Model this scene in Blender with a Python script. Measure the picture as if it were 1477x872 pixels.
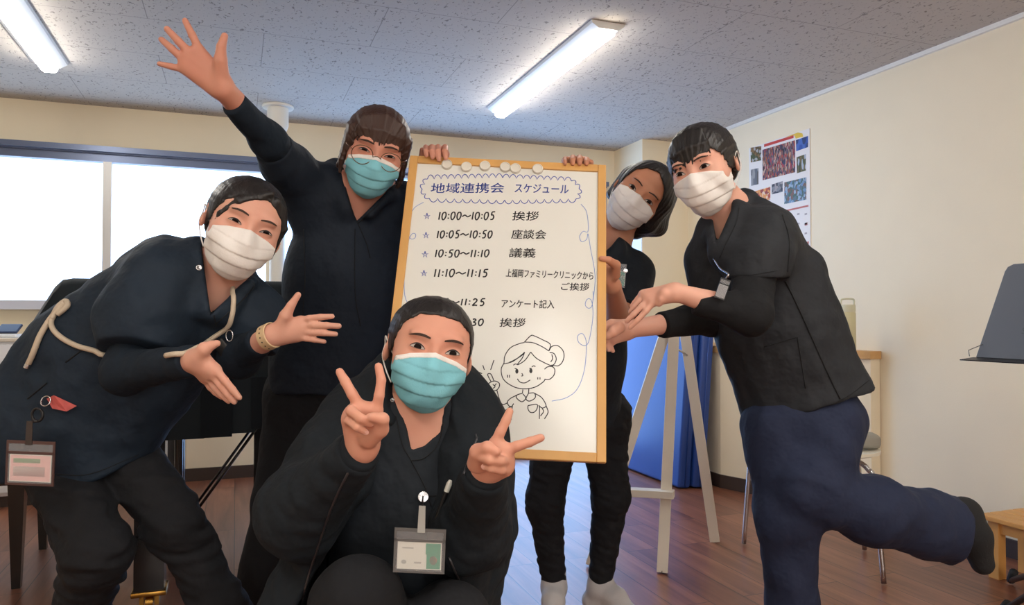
import bpy, bmesh, math, random
import numpy as np
from mathutils import Vector, Matrix
random.seed(7); np.random.seed(7)
for _o in list(bpy.data.objects): bpy.data.objects.remove(_o)
SC = bpy.context.scene; COL = SC.collection
# ------------------------------------------------------------------ camera
F = 1070.0; CX, CY = 738.5, 436.0          # focal length and centre in photo pixels (1477 x 872)
CAMZ = 0.98; YAW = math.radians(20.4); PITCH = math.radians(1.15)
_f = np.array([math.sin(YAW)*math.cos(PITCH), math.cos(YAW)*math.cos(PITCH), math.sin(PITCH)])
_r = np.array([math.cos(YAW), -math.sin(YAW), 0.0])
_u = np.cross(_r, _f)
CAM = np.array([0, 0, CAMZ])
cam_d = bpy.data.cameras.new('camera'); cam = bpy.data.objects.new('camera', cam_d); COL.objects.link(cam)
cam_d.sensor_width = 36.0; cam_d.lens = 36.0*F/1477.0; cam_d.clip_start = 0.02
cam.matrix_world = Matrix(((_r[0], _u[0], -_f[0], CAM[0]), (_r[1], _u[1], -_f[1], CAM[1]), (_r[2], _u[2], -_f[2], CAM[2]), (0, 0, 0, 1)))
SC.camera = cam
# ------------------------------------------------------------------ light and exposure
SC.view_settings.view_transform = 'Standard'; SC.view_settings.look = 'None'
SC.view_settings.gamma = 1.0; SC.view_settings.use_curve_mapping = False
SC.view_settings.exposure = 0.0
SC.cycles.max_bounces = 7; SC.cycles.diffuse_bounces = 4; SC.cycles.glossy_bounces = 3
SC.cycles.sample_clamp_indirect = 6.0
LAMP_E = 40.0                               # ceiling fixtures, diffuser emission
WIN_E = (1.5, 2.1, 3.0)                     # frosted panes of the high window
DOOR_E = (1.15, 2.3, 4.3)                    # frosted panes of the glass door
W = bpy.data.worlds.new('sky'); SC.world = W; W.use_nodes = True
W.node_tree.nodes['Background'].inputs[0].default_value = (0.75, 0.85, 1.0, 1)
W.node_tree.nodes['Background'].inputs[1].default_value = 1.0
# ------------------------------------------------------------------ room numbers (metres)
H = 2.208; XR = 2.978; YB = 4.858; XL = -2.6; YF = -4.2
XP, YP = 2.613, 4.453                        # the pillar in the far right corner

def ray(px, py):
    d = _f + _r*((px-CX)/F) - _u*((py-CY)/F)
    return d
def P(px, py, d): return CAM + ray(px, py)*d
def onX(px, py, x): r = ray(px, py); return CAM + r*(x/r[0])
def onY(px, py, y): r = ray(px, py); return CAM + r*(y/r[1])
def onZ(px, py, z): r = ray(px, py); return CAM + r*((z-CAMZ)/r[2])
def onPlane(px, py, o, n): r = ray(px, py); return CAM + r*(np.dot(o-CAM, n)/np.dot(r, n))
V = lambda *a: np.array(a, float)
def unit(v): v = np.asarray(v, float); return v/np.linalg.norm(v)

# ------------------------------------------------------------------ materials
def mat(name, col, rough=0.6, metal=0.0, spec=0.5, noise=0.0, nscale=20, bump=0.0, bscale=80, stretch=(1,1,1), sss=0.0, emit=None, estr=1.0, sheen=0.0, coat=0.0, bdist=.004):
    m = bpy.data.materials.new(name); m.use_nodes = True
    nt = m.node_tree; b = nt.nodes['Principled BSDF']
    c = tuple(col)+(1,)
    b.inputs['Base Color'].default_value = c; b.inputs['Roughness'].default_value = rough
    b.inputs['Metallic'].default_value = metal; b.inputs['Specular IOR Level'].default_value = spec
    if sheen: b.inputs['Sheen Weight'].default_value = sheen; b.inputs['Sheen Roughness'].default_value = .4
    if coat: b.inputs['Coat Weight'].default_value = coat; b.inputs['Coat Roughness'].default_value = .1
    if sss:
        b.inputs['Subsurface Weight'].default_value = sss; b.inputs['Subsurface Radius'].default_value = (.012, .005, .003); b.inputs['Subsurface Scale'].default_value = 1.0
    if emit: b.inputs['Emission Color'].default_value = tuple(emit)+(1,); b.inputs['Emission Strength'].default_value = estr
    if noise or bump:
        tc = nt.nodes.new('ShaderNodeTexCoord'); mp = nt.nodes.new('ShaderNodeMapping'); mp.inputs['Scale'].default_value = stretch
        nt.links.new(tc.outputs['Object'], mp.inputs[0])
        if noise:
            n = nt.nodes.new('ShaderNodeTexNoise'); n.inputs['Scale'].default_value = nscale; n.inputs['Detail'].default_value = 4
            nt.links.new(mp.outputs[0], n.inputs['Vector'])
            mx = nt.nodes.new('ShaderNodeMix'); mx.data_type = 'RGBA'
            mx.inputs[6].default_value = tuple(x*(1-noise) for x in col)+(1,); mx.inputs[7].default_value = tuple(min(1, x*(1+noise)) for x in col)+(1,)
            nt.links.new(n.outputs['Fac'], mx.inputs[0]); nt.links.new(mx.outputs[2], b.inputs['Base Color'])
        if bump:
            n2 = nt.nodes.new('ShaderNodeTexNoise'); n2.inputs['Scale'].default_value = bscale; n2.inputs['Detail'].default_value = 3
            nt.links.new(mp.outputs[0], n2.inputs['Vector'])
            bp = nt.nodes.new('ShaderNodeBump'); bp.inputs['Strength'].default_value = min(1, bump); bp.inputs['Distance'].default_value = bdist
            nt.links.new(n2.outputs['Fac'], bp.inputs['Height']); nt.links.new(bp.outputs[0], b.inputs['Normal'])
    return m
def s2l(r, g, b):
    f = lambda x: (x/255/12.92) if x/255 <= .04045 else ((x/255+.055)/1.055)**2.4
    return (f(r), f(g), f(b))

# ------------------------------------------------------------------ mesh helpers
def link(name, verts, faces, m, parent=None, smooth=False, auto=None):
    me = bpy.data.meshes.new(name); me.from_pydata([tuple(map(float, v)) for v in verts], [], [tuple(f) for f in faces]); me.update()
    return link_me(name, me, m, parent, smooth, auto)
def link_me(name, me, m, parent=None, smooth=False, auto=None):
    o = bpy.data.objects.new(name, me); COL.objects.link(o)
    if m is not None:
        for mm in (m if isinstance(m, (list, tuple)) else [m]): me.materials.append(mm)
    if smooth or auto:
        me.polygons.foreach_set('use_smooth', [True]*len(me.polygons))
        if auto: me.set_sharp_from_angle(angle=math.radians(auto))
    if parent is not None: put(o, parent)
    return o
def put(o, parent):
    o.parent = parent
    o.matrix_parent_inverse = parent.matrix_world.inverted() if parent.type != 'EMPTY' else Matrix.Translation(-parent.location) if parent.parent is None else parent.matrix_world.inverted()
def tag(o, label=None, cat=None, group=None, kind=None):
    if label: o['label'] = label
    if cat: o['category'] = cat
    if group: o['group'] = group
    if kind: o['kind'] = kind
    return o
def thing(name, label, cat, loc, group=None):
    o = bpy.data.objects.new(name, None); COL.objects.link(o); o.location = tuple(map(float, loc)); o.empty_display_size = .1
    return tag(o, label, cat, group)
class MB:
    def __init__(s): s.bm = bmesh.new()
    def box(s, lo, hi, M=None, bev=0.0, seg=2):
        lo, hi = np.minimum(lo, hi), np.maximum(lo, hi)
        vs = [s.bm.verts.new((x, y, z)) for z in (lo[2], hi[2]) for y in (lo[1], hi[1]) for x in (lo[0], hi[0])]
        fs = [s.bm.faces.new([vs[i] for i in q]) for q in ((0,2,3,1),(4,5,7,6),(0,1,5,4),(2,6,7,3),(0,4,6,2),(1,3,7,5))]
        if bev:
            es = list({e for f in fs for e in f.edges})
            r = bmesh.ops.bevel(s.bm, geom=es, offset=bev, segments=seg, affect='EDGES', profile=.5)
            vs = list({v for f in r['faces'] for v in f.verts} | {v for v in vs if v.is_valid})
        if M is not None:
            for v in vs: v.co = M @ v.co
        return s
    def obox(s, a, b, w, h, up=(0,0,1), bev=0.0):
        """a bar from a to b, w wide and h high"""
        a, b = V(*a), V(*b); t = unit(b-a); up = V(*up)
        x = np.cross(t, up)
        if np.linalg.norm(x) < 1e-4: x = np.cross(t, V(0, 1, 0))
        x = unit(x); z = np.cross(x, t)
        M = Matrix(((x[0], t[0], z[0], a[0]), (x[1], t[1], z[1], a[1]), (x[2], t[2], z[2], a[2]), (0,0,0,1)))
        return s.box((-w/2, 0, -h/2), (w/2, float(np.linalg.norm(b-a)), h/2), M, bev)
    def tube(s, pts, r, n=10, cap=True, closed=False):
        pts = [V(*p) for p in pts]; m = len(pts)
        rs = r if hasattr(r, '__len__') else [r]*m
        rings = []; ref = None
        for i, p in enumerate(pts):
            a = pts[i-1] if (i > 0 or closed) else p; b = pts[(i+1) % m] if (i < m-1 or closed) else p
            t = unit(b-a)
            if ref is None:
                ref = np.cross(t, V(0, 0, 1))
                if np.linalg.norm(ref) < .1: ref = np.cross(t, V(1, 0, 0))
            ref = ref - t*np.dot(ref, t); ref = unit(ref); bi = np.cross(t, ref)
            rings.append([s.bm.verts.new(p + rs[i]*(ref*math.cos(2*math.pi*k/n) + bi*math.sin(2*math.pi*k/n))) for k in range(n)])
        for i in range(m if closed else m-1):
            A, B = rings[i], rings[(i+1) % m]
            for k in range(n): s.bm.faces.new((A[k], A[(k+1) % n], B[(k+1) % n], B[k]))
        if cap and not closed:
            s.bm.faces.new(rings[0][::-1]); s.bm.faces.new(rings[-1])
        return s
    def lathe(s, prof, c, n=32, axis=(0,0,1)):
        """prof: list of (radius, height) along the axis from c"""
        ax = unit(axis); x = np.cross(ax, V(0, 1, 0))
        if np.linalg.norm(x) < .1: x = np.cross(ax, V(1, 0, 0))
        x = unit(x); y = np.cross(ax, x); c = V(*c)
        rings = []
        for (r, h) in prof:
            if r < 1e-6: rings.append([s.bm.verts.new(c+ax*h)])
            else: rings.append([s.bm.verts.new(c + ax*h + r*(x*math.cos(2*math.pi*k/n)+y*math.sin(2*math.pi*k/n))) for k in range(n)])
        for A, B in zip(rings, rings[1:]):
            for k in range(n):
                k2 = (k+1) % n
                if len(A) == 1 and len(B) == 1: continue
                if len(A) == 1: s.bm.faces.new((A[0], B[k2], B[k]))
                elif len(B) == 1: s.bm.faces.new((A[k], A[k2], B[0]))
                else: s.bm.faces.new((A[k], A[k2], B[k2], B[k]))
        if len(rings[0]) > 1: s.bm.faces.new(rings[0][::-1])
        if len(rings[-1]) > 1: s.bm.faces.new(rings[-1])
        return s
    def prism(s, poly, thick, o, x, y):
        """2-D polygon in the frame (o, x, y), extruded by thick along x cross y"""
        o, x, y = V(*o), unit(x), unit(y); n = np.cross(x, y)
        A = [s.bm.verts.new(o+x*p[0]+y*p[1]) for p in poly]; B = [s.bm.verts.new(o+x*p[0]+y*p[1]+n*thick) for p in poly]
        s.bm.faces.new(A[::-1]); s.bm.faces.new(B); k = len(poly)
        for i in range(k): s.bm.faces.new((A[i], A[(i+1) % k], B[(i+1) % k], B[i]))
        return s
    def poly(s, pts):
        s.bm.faces.new([s.bm.verts.new(tuple(map(float, p))) for p in pts]); return s
    def ribbon(s, pts, w, n, lift=0.0):
        """flat ribbon through 3-D points on a plane of normal n"""
        pts = [V(*p)+V(*n)*lift for p in pts]; n = unit(n); m = len(pts); L = []
        for i, p in enumerate(pts):
            t = pts[min(i+1, m-1)]-pts[max(i-1, 0)]
            if np.linalg.norm(t) < 1e-9: t = V(1, 0, 0)
            q = unit(np.cross(n, t)); ww = w[i] if hasattr(w, '__len__') else w
            L.append((s.bm.verts.new(p+q*ww/2), s.bm.verts.new(p-q*ww/2)))
        for a, b in zip(L, L[1:]): s.bm.faces.new((a[0], a[1], b[1], b[0]))
        return s
    def build(s, name, m, parent=None, smooth=False, auto=None):
        bmesh.ops.recalc_face_normals(s.bm, faces=s.bm.faces)
        me = bpy.data.meshes.new(name); s.bm.to_mesh(me); s.bm.free(); me.update()
        return link_me(name, me, m, parent, smooth, auto)
def smoothpath(pts, n=8):
    """Catmull-Rom through points"""
    pts = [V(*p) for p in pts]; q = [2*pts[0]-pts[1]] + pts + [2*pts[-1]-pts[-2]]; out = []
    for i in range(1, len(q)-2):
        for k in range(n):
            t = k/n; a, b, c, d = q[i-1], q[i], q[i+1], q[i+2]
            out.append(.5*((2*b)+(-a+c)*t+(2*a-5*b+4*c-d)*t*t+(-a+3*b-3*c+d)*t**3))
    out.append(pts[-1]); return out
def rrect(w, h, r, n=5):
    p = []
    for cx, cy, a in ((w/2-r, h/2-r, 0), (-w/2+r, h/2-r, 90), (-w/2+r, -h/2+r, 180), (w/2-r, -h/2+r, 270)):
        for k in range(n+1): t = math.radians(a+90*k/n); p.append((cx+r*math.cos(t), cy+r*math.sin(t)))
    return p
def text_mesh(body, size, shear=0.0, offset=0.0, extrude=0.0, align='LEFT', space=1.0):
    c = bpy.data.curves.new('lettering', 'FONT'); c.body = body; c.size = size; c.shear = shear; c.offset = offset; c.extrude = extrude
    c.align_x = align; c.space_character = space; c.resolution_u = 4
    o = bpy.data.objects.new('lettering', c); COL.objects.link(o)
    dg = bpy.context.evaluated_depsgraph_get(); dg.update()
    me = bpy.data.meshes.new_from_object(o.evaluated_get(dg))
    bpy.data.objects.remove(o); bpy.data.curves.remove(c)
    return me
def text_on(mb, body, size, o, x, y, **k):
    """adds lettering to a mesh builder on the frame (o, x, y)"""
    me = text_mesh(body, size, **k); o, x, y = V(*o), unit(x), unit(y); n = np.cross(x, y)
    M = Matrix(((x[0], y[0], n[0], o[0]), (x[1], y[1], n[1], o[1]), (x[2], y[2], n[2], o[2]), (0,0,0,1)))
    me.transform(M); mb.bm.from_mesh(me); bpy.data.meshes.remove(me)
# ================================================================== the room
def wall_mat():
    m = mat('cream_wall_paper', s2l(238, 224, 196), .75, noise=.03, nscale=6, bump=.12, bscale=260)
    return m
M_WALL = wall_mat()
def floor_mat():
    m = bpy.data.materials.new('dark_wood_floor'); m.use_nodes = True; nt = m.node_tree; N = nt.nodes; L = nt.links; b = N['Principled BSDF']
    tc = N.new('ShaderNodeTexCoord'); mp = N.new('ShaderNodeMapping'); mp.inputs['Rotation'].default_value = (0, 0, math.radians(90))
    L.new(tc.outputs['Object'], mp.inputs[0])
    br = N.new('ShaderNodeTexBrick'); br.offset = .37; br.inputs['Scale'].default_value = 1.0
    br.inputs['Brick Width'].default_value = .92; br.inputs['Row Height'].default_value = .14; br.inputs['Mortar Size'].default_value = .0016; br.inputs['Bias'].default_value = 0
    br.inputs['Color1'].default_value = (0, 0, 0, 1); br.inputs['Color2'].default_value = (1, 1, 1, 1); br.inputs['Mortar'].default_value = (.5, .5, .5, 1)
    L.new(mp.outputs[0], br.inputs['Vector'])
    # grain, offset per plank
    sc = N.new('ShaderNodeVectorMath'); sc.operation = 'MULTIPLY'; sc.inputs[1].default_value = (.8, 10, 1); L.new(mp.outputs[0], sc.inputs[0])
    ad = N.new('ShaderNodeVectorMath'); ad.operation = 'ADD'; L.new(sc.outputs[0], ad.inputs[0])
    mu = N.new('ShaderNodeVectorMath'); mu.operation = 'SCALE'; mu.inputs['Scale'].default_value = 37; L.new(br.outputs['Color'], mu.inputs[0]); L.new(mu.outputs[0], ad.inputs[1])
    gn = N.new('ShaderNodeTexNoise'); gn.inputs['Scale'].default_value = 1.8; gn.inputs['Detail'].default_value = 6; gn.inputs['Roughness'].default_value = .62; gn.inputs['Distortion'].default_value = .6
    L.new(ad.outputs[0], gn.inputs['Vector'])
    cr = N.new('ShaderNodeValToRGB'); e = cr.color_ramp.elements
    e[0].position = .25; e[0].color = s2l(98, 57, 42)+(1,); e[1].position = .78; e[1].color = s2l(176, 118, 86)+(1,)
    x = cr.color_ramp.elements.new(.5); x.color = s2l(140, 87, 63)+(1,)
    L.new(gn.outputs['Fac'], cr.inputs[0])
    mx = N.new('ShaderNodeMix'); mx.data_type = 'RGBA'; mx.blend_type = 'MULTIPLY'; mx.inputs[0].default_value = .55
    L.new(cr.outputs[0], mx.inputs[6])
    r2 = N.new('ShaderNodeValToRGB'); r2.color_ramp.elements[0].color = (.50, .48, .47, 1); r2.color_ramp.elements[1].color = (1.0, 1.0, 1.0, 1); L.new(br.outputs['Color'], r2.inputs[0])
    L.new(r2.outputs[0], mx.inputs[7])
    m2 = N.new('ShaderNodeMix'); m2.data_type = 'RGBA'; L.new(br.outputs['Fac'], m2.inputs[0]); L.new(mx.outputs[2], m2.inputs[6]); m2.inputs[7].default_value = (.02, .01, .008, 1)
    L.new(m2.outputs[2], b.inputs['Base Color'])
    b.inputs['Roughness'].default_value = .33; b.inputs['Specular IOR Level'].default_value = .6
    bp = N.new('ShaderNodeBump'); bp.inputs['Strength'].default_value = .12; bp.inputs['Distance'].default_value = .002
    L.new(gn.outputs['Fac'], bp.inputs['Height']); L.new(bp.outputs[0], b.inputs['Normal'])
    return m
def ceil_mat():
    m = bpy.data.materials.new('pitted_ceiling_tile'); m.use_nodes = True; nt = m.node_tree; N = nt.nodes; L = nt.links; b = N['Principled BSDF']
    tc = N.new('ShaderNodeTexCoord'); mp = N.new('ShaderNodeMapping'); mp.inputs['Scale'].default_value = (1, .62, 1); mp.inputs['Rotation'].default_value = (0, 0, .35)
    L.new(tc.outputs['Object'], mp.inputs[0])
    n = N.new('ShaderNodeTexNoise'); n.inputs['Scale'].default_value = 80; n.inputs['Detail'].default_value = 2.5; n.inputs['Roughness'].default_value = .5; n.inputs['Distortion'].default_value = .8
    L.new(mp.outputs[0], n.inputs['Vector'])
    cr = N.new('ShaderNodeValToRGB'); cr.color_ramp.elements[0].position = .335; cr.color_ramp.elements[0].color = (1, 1, 1, 1); cr.color_ramp.elements[1].position = .39; cr.color_ramp.elements[1].color = (0, 0, 0, 1)
    L.new(n.outputs['Fac'], cr.inputs[0])
    m2p = N.new('ShaderNodeMapping'); L.new(tc.outputs['Object'], m2p.inputs[0]); m2p.inputs['Location'].default_value = (.35, .28, 0)
    br = N.new('ShaderNodeTexBrick'); br.offset = .5; br.inputs['Scale'].default_value = 1.0; br.inputs['Brick Width'].default_value = .91; br.inputs['Row Height'].default_value = .455; br.inputs['Mortar Size'].default_value = .0018
    L.new(m2p.outputs[0], br.inputs['Vector'])
    mx = N.new('ShaderNodeMix'); mx.data_type = 'RGBA'; L.new(cr.outputs[0], mx.inputs[0]); mx.inputs[6].default_value = s2l(194, 186, 177)+(1,); mx.inputs[7].default_value = s2l(142, 134, 128)+(1,)
    m3 = N.new('ShaderNodeMix'); m3.data_type = 'RGBA'; L.new(br.outputs['Fac'], m3.inputs[0]); L.new(mx.outputs[2], m3.inputs[6]); m3.inputs[7].default_value = s2l(150, 142, 136)+(1,)
    L.new(m3.outputs[2], b.inputs['Base Color']); b.inputs['Roughness'].default_value = .9; b.inputs['Specular IOR Level'].default_value = .1
    bp = N.new('ShaderNodeBump'); bp.invert = True; bp.inputs['Strength'].default_value = .5; bp.inputs['Distance'].default_value = .003
    L.new(cr.outputs[0], bp.inputs['Height']); L.new(bp.outputs[0], b.inputs['Normal'])
    return m
M_BASE = mat('dark_brown_vinyl', s2l(62, 48, 42), .5)
M_ALU = mat('dark_blue_grey_aluminium', s2l(104, 114, 138), .35, metal=.6)
M_ALU2 = mat('silver_aluminium', s2l(190, 188, 186), .4, metal=.4)
M_WHITEP = mat('white_paint', s2l(232, 230, 224), .45)
def struct(mb, name, m, parent=None): return tag(mb.build(name, m, parent), kind='structure')
struct(MB().box((XL-.1, YF-.1, -.1), (XR+.1, YB+.2, 0)), 'floor', floor_mat())
struct(MB().box((XL-.1, YF-.1, H), (XR+.1, YB+.2, H+.1)), 'ceiling', ceil_mat())
struct(MB().box((XR, YF-.1, 0), (XR+.1, YB+.2, H)), 'wall_right', M_WALL)
struct(MB().box((XL-.1, YF-.1, 0), (XL, YB+.2, H)), 'wall_left', M_WALL)
struct(MB().box((XL, YF-.1, 0), (XR, YF, H)), 'wall_front', M_WALL)
struct(MB().box((XP, YP, 0), (XR, YB, H)), 'wall_pillar', M_WALL)
# back wall with two openings
hz_top = onY(0, 206, YB)[2]; gz_top = onY(75, 229, YB)[2]; sill_t = onY(20, 433, YB)[2]; sill_b = onY(20, 446, YB)[2]
w1x0 = XL+.3; w1x1 = onY(384, 300, YB)[0]
d0 = onY(411, 370, YB)[0]; d1 = onY(873, 280, YB)[0]
b = MB()
b.box((XL, YB, hz_top), (XP, YB+.12, H)); b.box((XL, YB, 0), (w1x0, YB+.12, hz_top)); b.box((w1x0, YB, 0), (w1x1, YB+.12, sill_b))
b.box((w1x1, YB, 0), (d0, YB+.12, hz_top)); b.box((d1, YB, 0), (XP, YB+.12, hz_top))
struct(b, 'wall_back', M_WALL)
def pane_mat(name, col):
    m = mat(name, (.8, .85, .88), .35, emit=col, estr=1.0); return m
M_PANE = pane_mat('daylit_frosted_glass', WIN_E); M_PANE2 = pane_mat('daylit_frosted_door_glass', DOOR_E)
# window 1: high sliding window, dark head rail, silver meeting stile, grey sill
w = MB(); w.box((w1x0, YB-.035, gz_top+.045), (w1x1, YB+.02, hz_top-.02), bev=.006); w.box((w1x0, YB-.06, hz_top-.02), (w1x1, YB+.02, hz_top+.012)); w.box((w1x0, YB-.015, gz_top), (w1x1, YB+.04, gz_top+.045))
win1 = struct(w, 'window_1', M_ALU)
mx0 = onY(148.5, 320, YB)[0]; mx1 = onY(161, 320, YB)[0]
s_ = MB().box((mx0, YB-.02, sill_t), (mx1, YB+.03, gz_top)).box((w1x0, YB-.01, sill_t), (w1x0+.04, YB+.03, gz_top))
s_.box((mx0-.9-.04, YB-.01, sill_t), (mx0-.9, YB+.03, gz_top)); s_.build('stile', M_ALU2, win1)
MB().box((w1x0, YB+.04, sill_t), (w1x1, YB+.06, gz_top)).build('glass_pane', M_PANE, win1)
MB().box((w1x0-.02, YB-.09, sill_b), (w1x1+.02, YB+.04, sill_t)).build('window_sill', mat('pale_grey_sill', s2l(196, 198, 210), .5), win1)
# window 2: floor-length glass door behind the group
w = MB(); zt = onY(575, 257, YB)[2]
w.box((d0, YB-.035, zt+.03), (d1, YB+.02, hz_top-.02), bev=.006).box((d0, YB-.06, hz_top-.02), (d1, YB+.02, hz_top+.012)).box((d0, YB-.015, zt), (d1, YB+.04, zt+.03))
w.box((d1-.035, YB-.02, .04), (d1, YB+.04, zt)).box((d0, YB-.02, .0), (d1, YB+.05, .04))
win2 = struct(w, 'window_2', M_ALU)
dm = (d0+d1)/2
MB().box((dm-.03, YB-.015, .04), (dm+.03, YB+.03, zt)).build('stile', M_ALU2, win2)
MB().box((d0, YB+.04, .04), (d1, YB+.06, zt)).build('glass_pane', M_PANE2, win2)
BB = .075
def base(name, lo, hi): struct(MB().box(lo, hi), name, M_BASE)
base('baseboard_back', (XL, YB-.012, 0), (d0-.02, YB, BB)); base('baseboard_right', (XR-.012, YF, 0), (XR, 3.0, BB)); base('baseboard_left', (XL, YF, 0), (XL+.012, YB, BB)); base('baseboard_front', (XL, YF, 0), (XR, YF+.012, BB))
# thin cornice bead
struct(MB().box((XR-.018, YF, H-.02), (XR, YP, H)), 'trim_1', M_WHITEP)
# corner counter: dark toe strip, cream face, pale wood top
ct = onX(1037, 499, XP)[2]
poly = [(XP, 3.60), (XR-.075, 2.79), (XR-.003, 2.79), (XR-.003, YP-.003), (XP, YP-.003)]
cnt = thing('corner_counter', 'cream corner counter with a pale wood top, behind the blue mats', 'counter', (XR-.2, 3.8, 0))
inset = [(XP+.015, 3.61), (XR-.062, 2.80), (XR-.003, 2.80), (XR-.003, YP-.003), (XP+.015, YP-.003)]
MB().prism(inset, ct-.035-.075, (0, 0, .075), (1, 0, 0), (0, 1, 0)).build('body', M_WALL, cnt)
MB().prism(poly, .038, (0, 0, ct-.038), (1, 0, 0), (0, 1, 0)).build('worktop', mat('pale_pine', s2l(206, 160, 104), .5, noise=.15, nscale=8, stretch=(6, 1, 1)), cnt)
MB().prism([(XP+.005, 3.605), (XR-.07, 2.795), (XR-.003, 2.795), (XR-.003, YP-.003), (XP+.005, YP-.003)], .075, (0, 0, 0), (1, 0, 0), (0, 1, 0)).build('toe_strip', M_BASE, cnt)
# ceiling lights
M_LB = mat('white_enamel', s2l(225, 225, 222), .4); M_LE = mat('lit_diffuser', (.9, .9, .9), .4, emit=(1.0, .95, .87), estr=LAMP_E)
def ceiling_light(x, y0, y1, label):
    t = thing('ceiling_light', label, 'ceiling light', (x, (y0+y1)/2, H), 'ceiling lights')
    pr = [(-.078, 0), (-.074, -.012), (-.045, -.03), (.045, -.03), (.074, -.012), (.078, 0)]
    MB().prism(pr, y1-y0, (x, y1, H), (1, 0, 0), (0, 0, 1)).build('housing', M_LB, t)
    dp = [(-.036, -.0302), (-.034, -.048), (-.022, -.058), (.022, -.058), (.034, -.048), (.036, -.0302)]
    MB().prism(dp, y1-y0-.02, (x, y1-.01, H), (1, 0, 0), (0, 0, 1)).build('diffuser', M_LE, t, auto=50)
lx2 = onZ(808, 93, H-.02)[0]; ya = onZ(905, 36, H)[1]; yb = onZ(740, 158, H)[1]
lx1 = onZ(72, 88, H)[0]; LL = yb-ya
y1e = onZ(72, 88, H)[1]
ceiling_light(lx2, ya, yb, 'long white batten light above the whiteboard and the right side of the group')
ceiling_light(lx1, y1e-LL, y1e, 'long white batten light cut off at the top left corner of the photo')
for xx, tx in ((lx1, 'left'), (lx2, 'right')):
    ceiling_light(xx, ya-3.0, yb-3.0, 'long white batten light behind the camera, %s row, nearer one' % tx)
    ceiling_light(xx, ya-5.6, yb-5.6, 'long white batten light behind the camera, %s row, farther one' % tx)
ceiling_light((lx1+lx2)/2, -1.0, .25, 'long white batten light added behind the camera as frontal fill, middle row')  # extra unseen fixture, added to light the group from the front
# unseen glowing window added behind the camera as soft frontal fill
fx0, fx1, fz0, fz1 = -1.9, 2.5, .85, 2.0
fill_win = struct(MB().box((fx0-.05, YF, fz0-.05), (fx1+.05, YF+.03, fz0)).box((fx0-.05, YF, fz1), (fx1+.05, YF+.03, fz1+.05)).box((fx0-.05, YF, fz0), (fx0, YF+.03, fz1)).box((fx1, YF, fz0), (fx1+.05, YF+.03, fz1)).box(((fx0+fx1)/2-.02, YF, fz0), ((fx0+fx1)/2+.02, YF+.03, fz1)), 'added_fill_window', M_ALU2)
MB().box((fx0, YF+.005, fz0), (fx1, YF+.012, fz1)).build('glass_pane', pane_mat('fill_light_glass', (4.2, 4.0, 3.8)), fill_win)  # emissive pane added only to brighten the group
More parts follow.
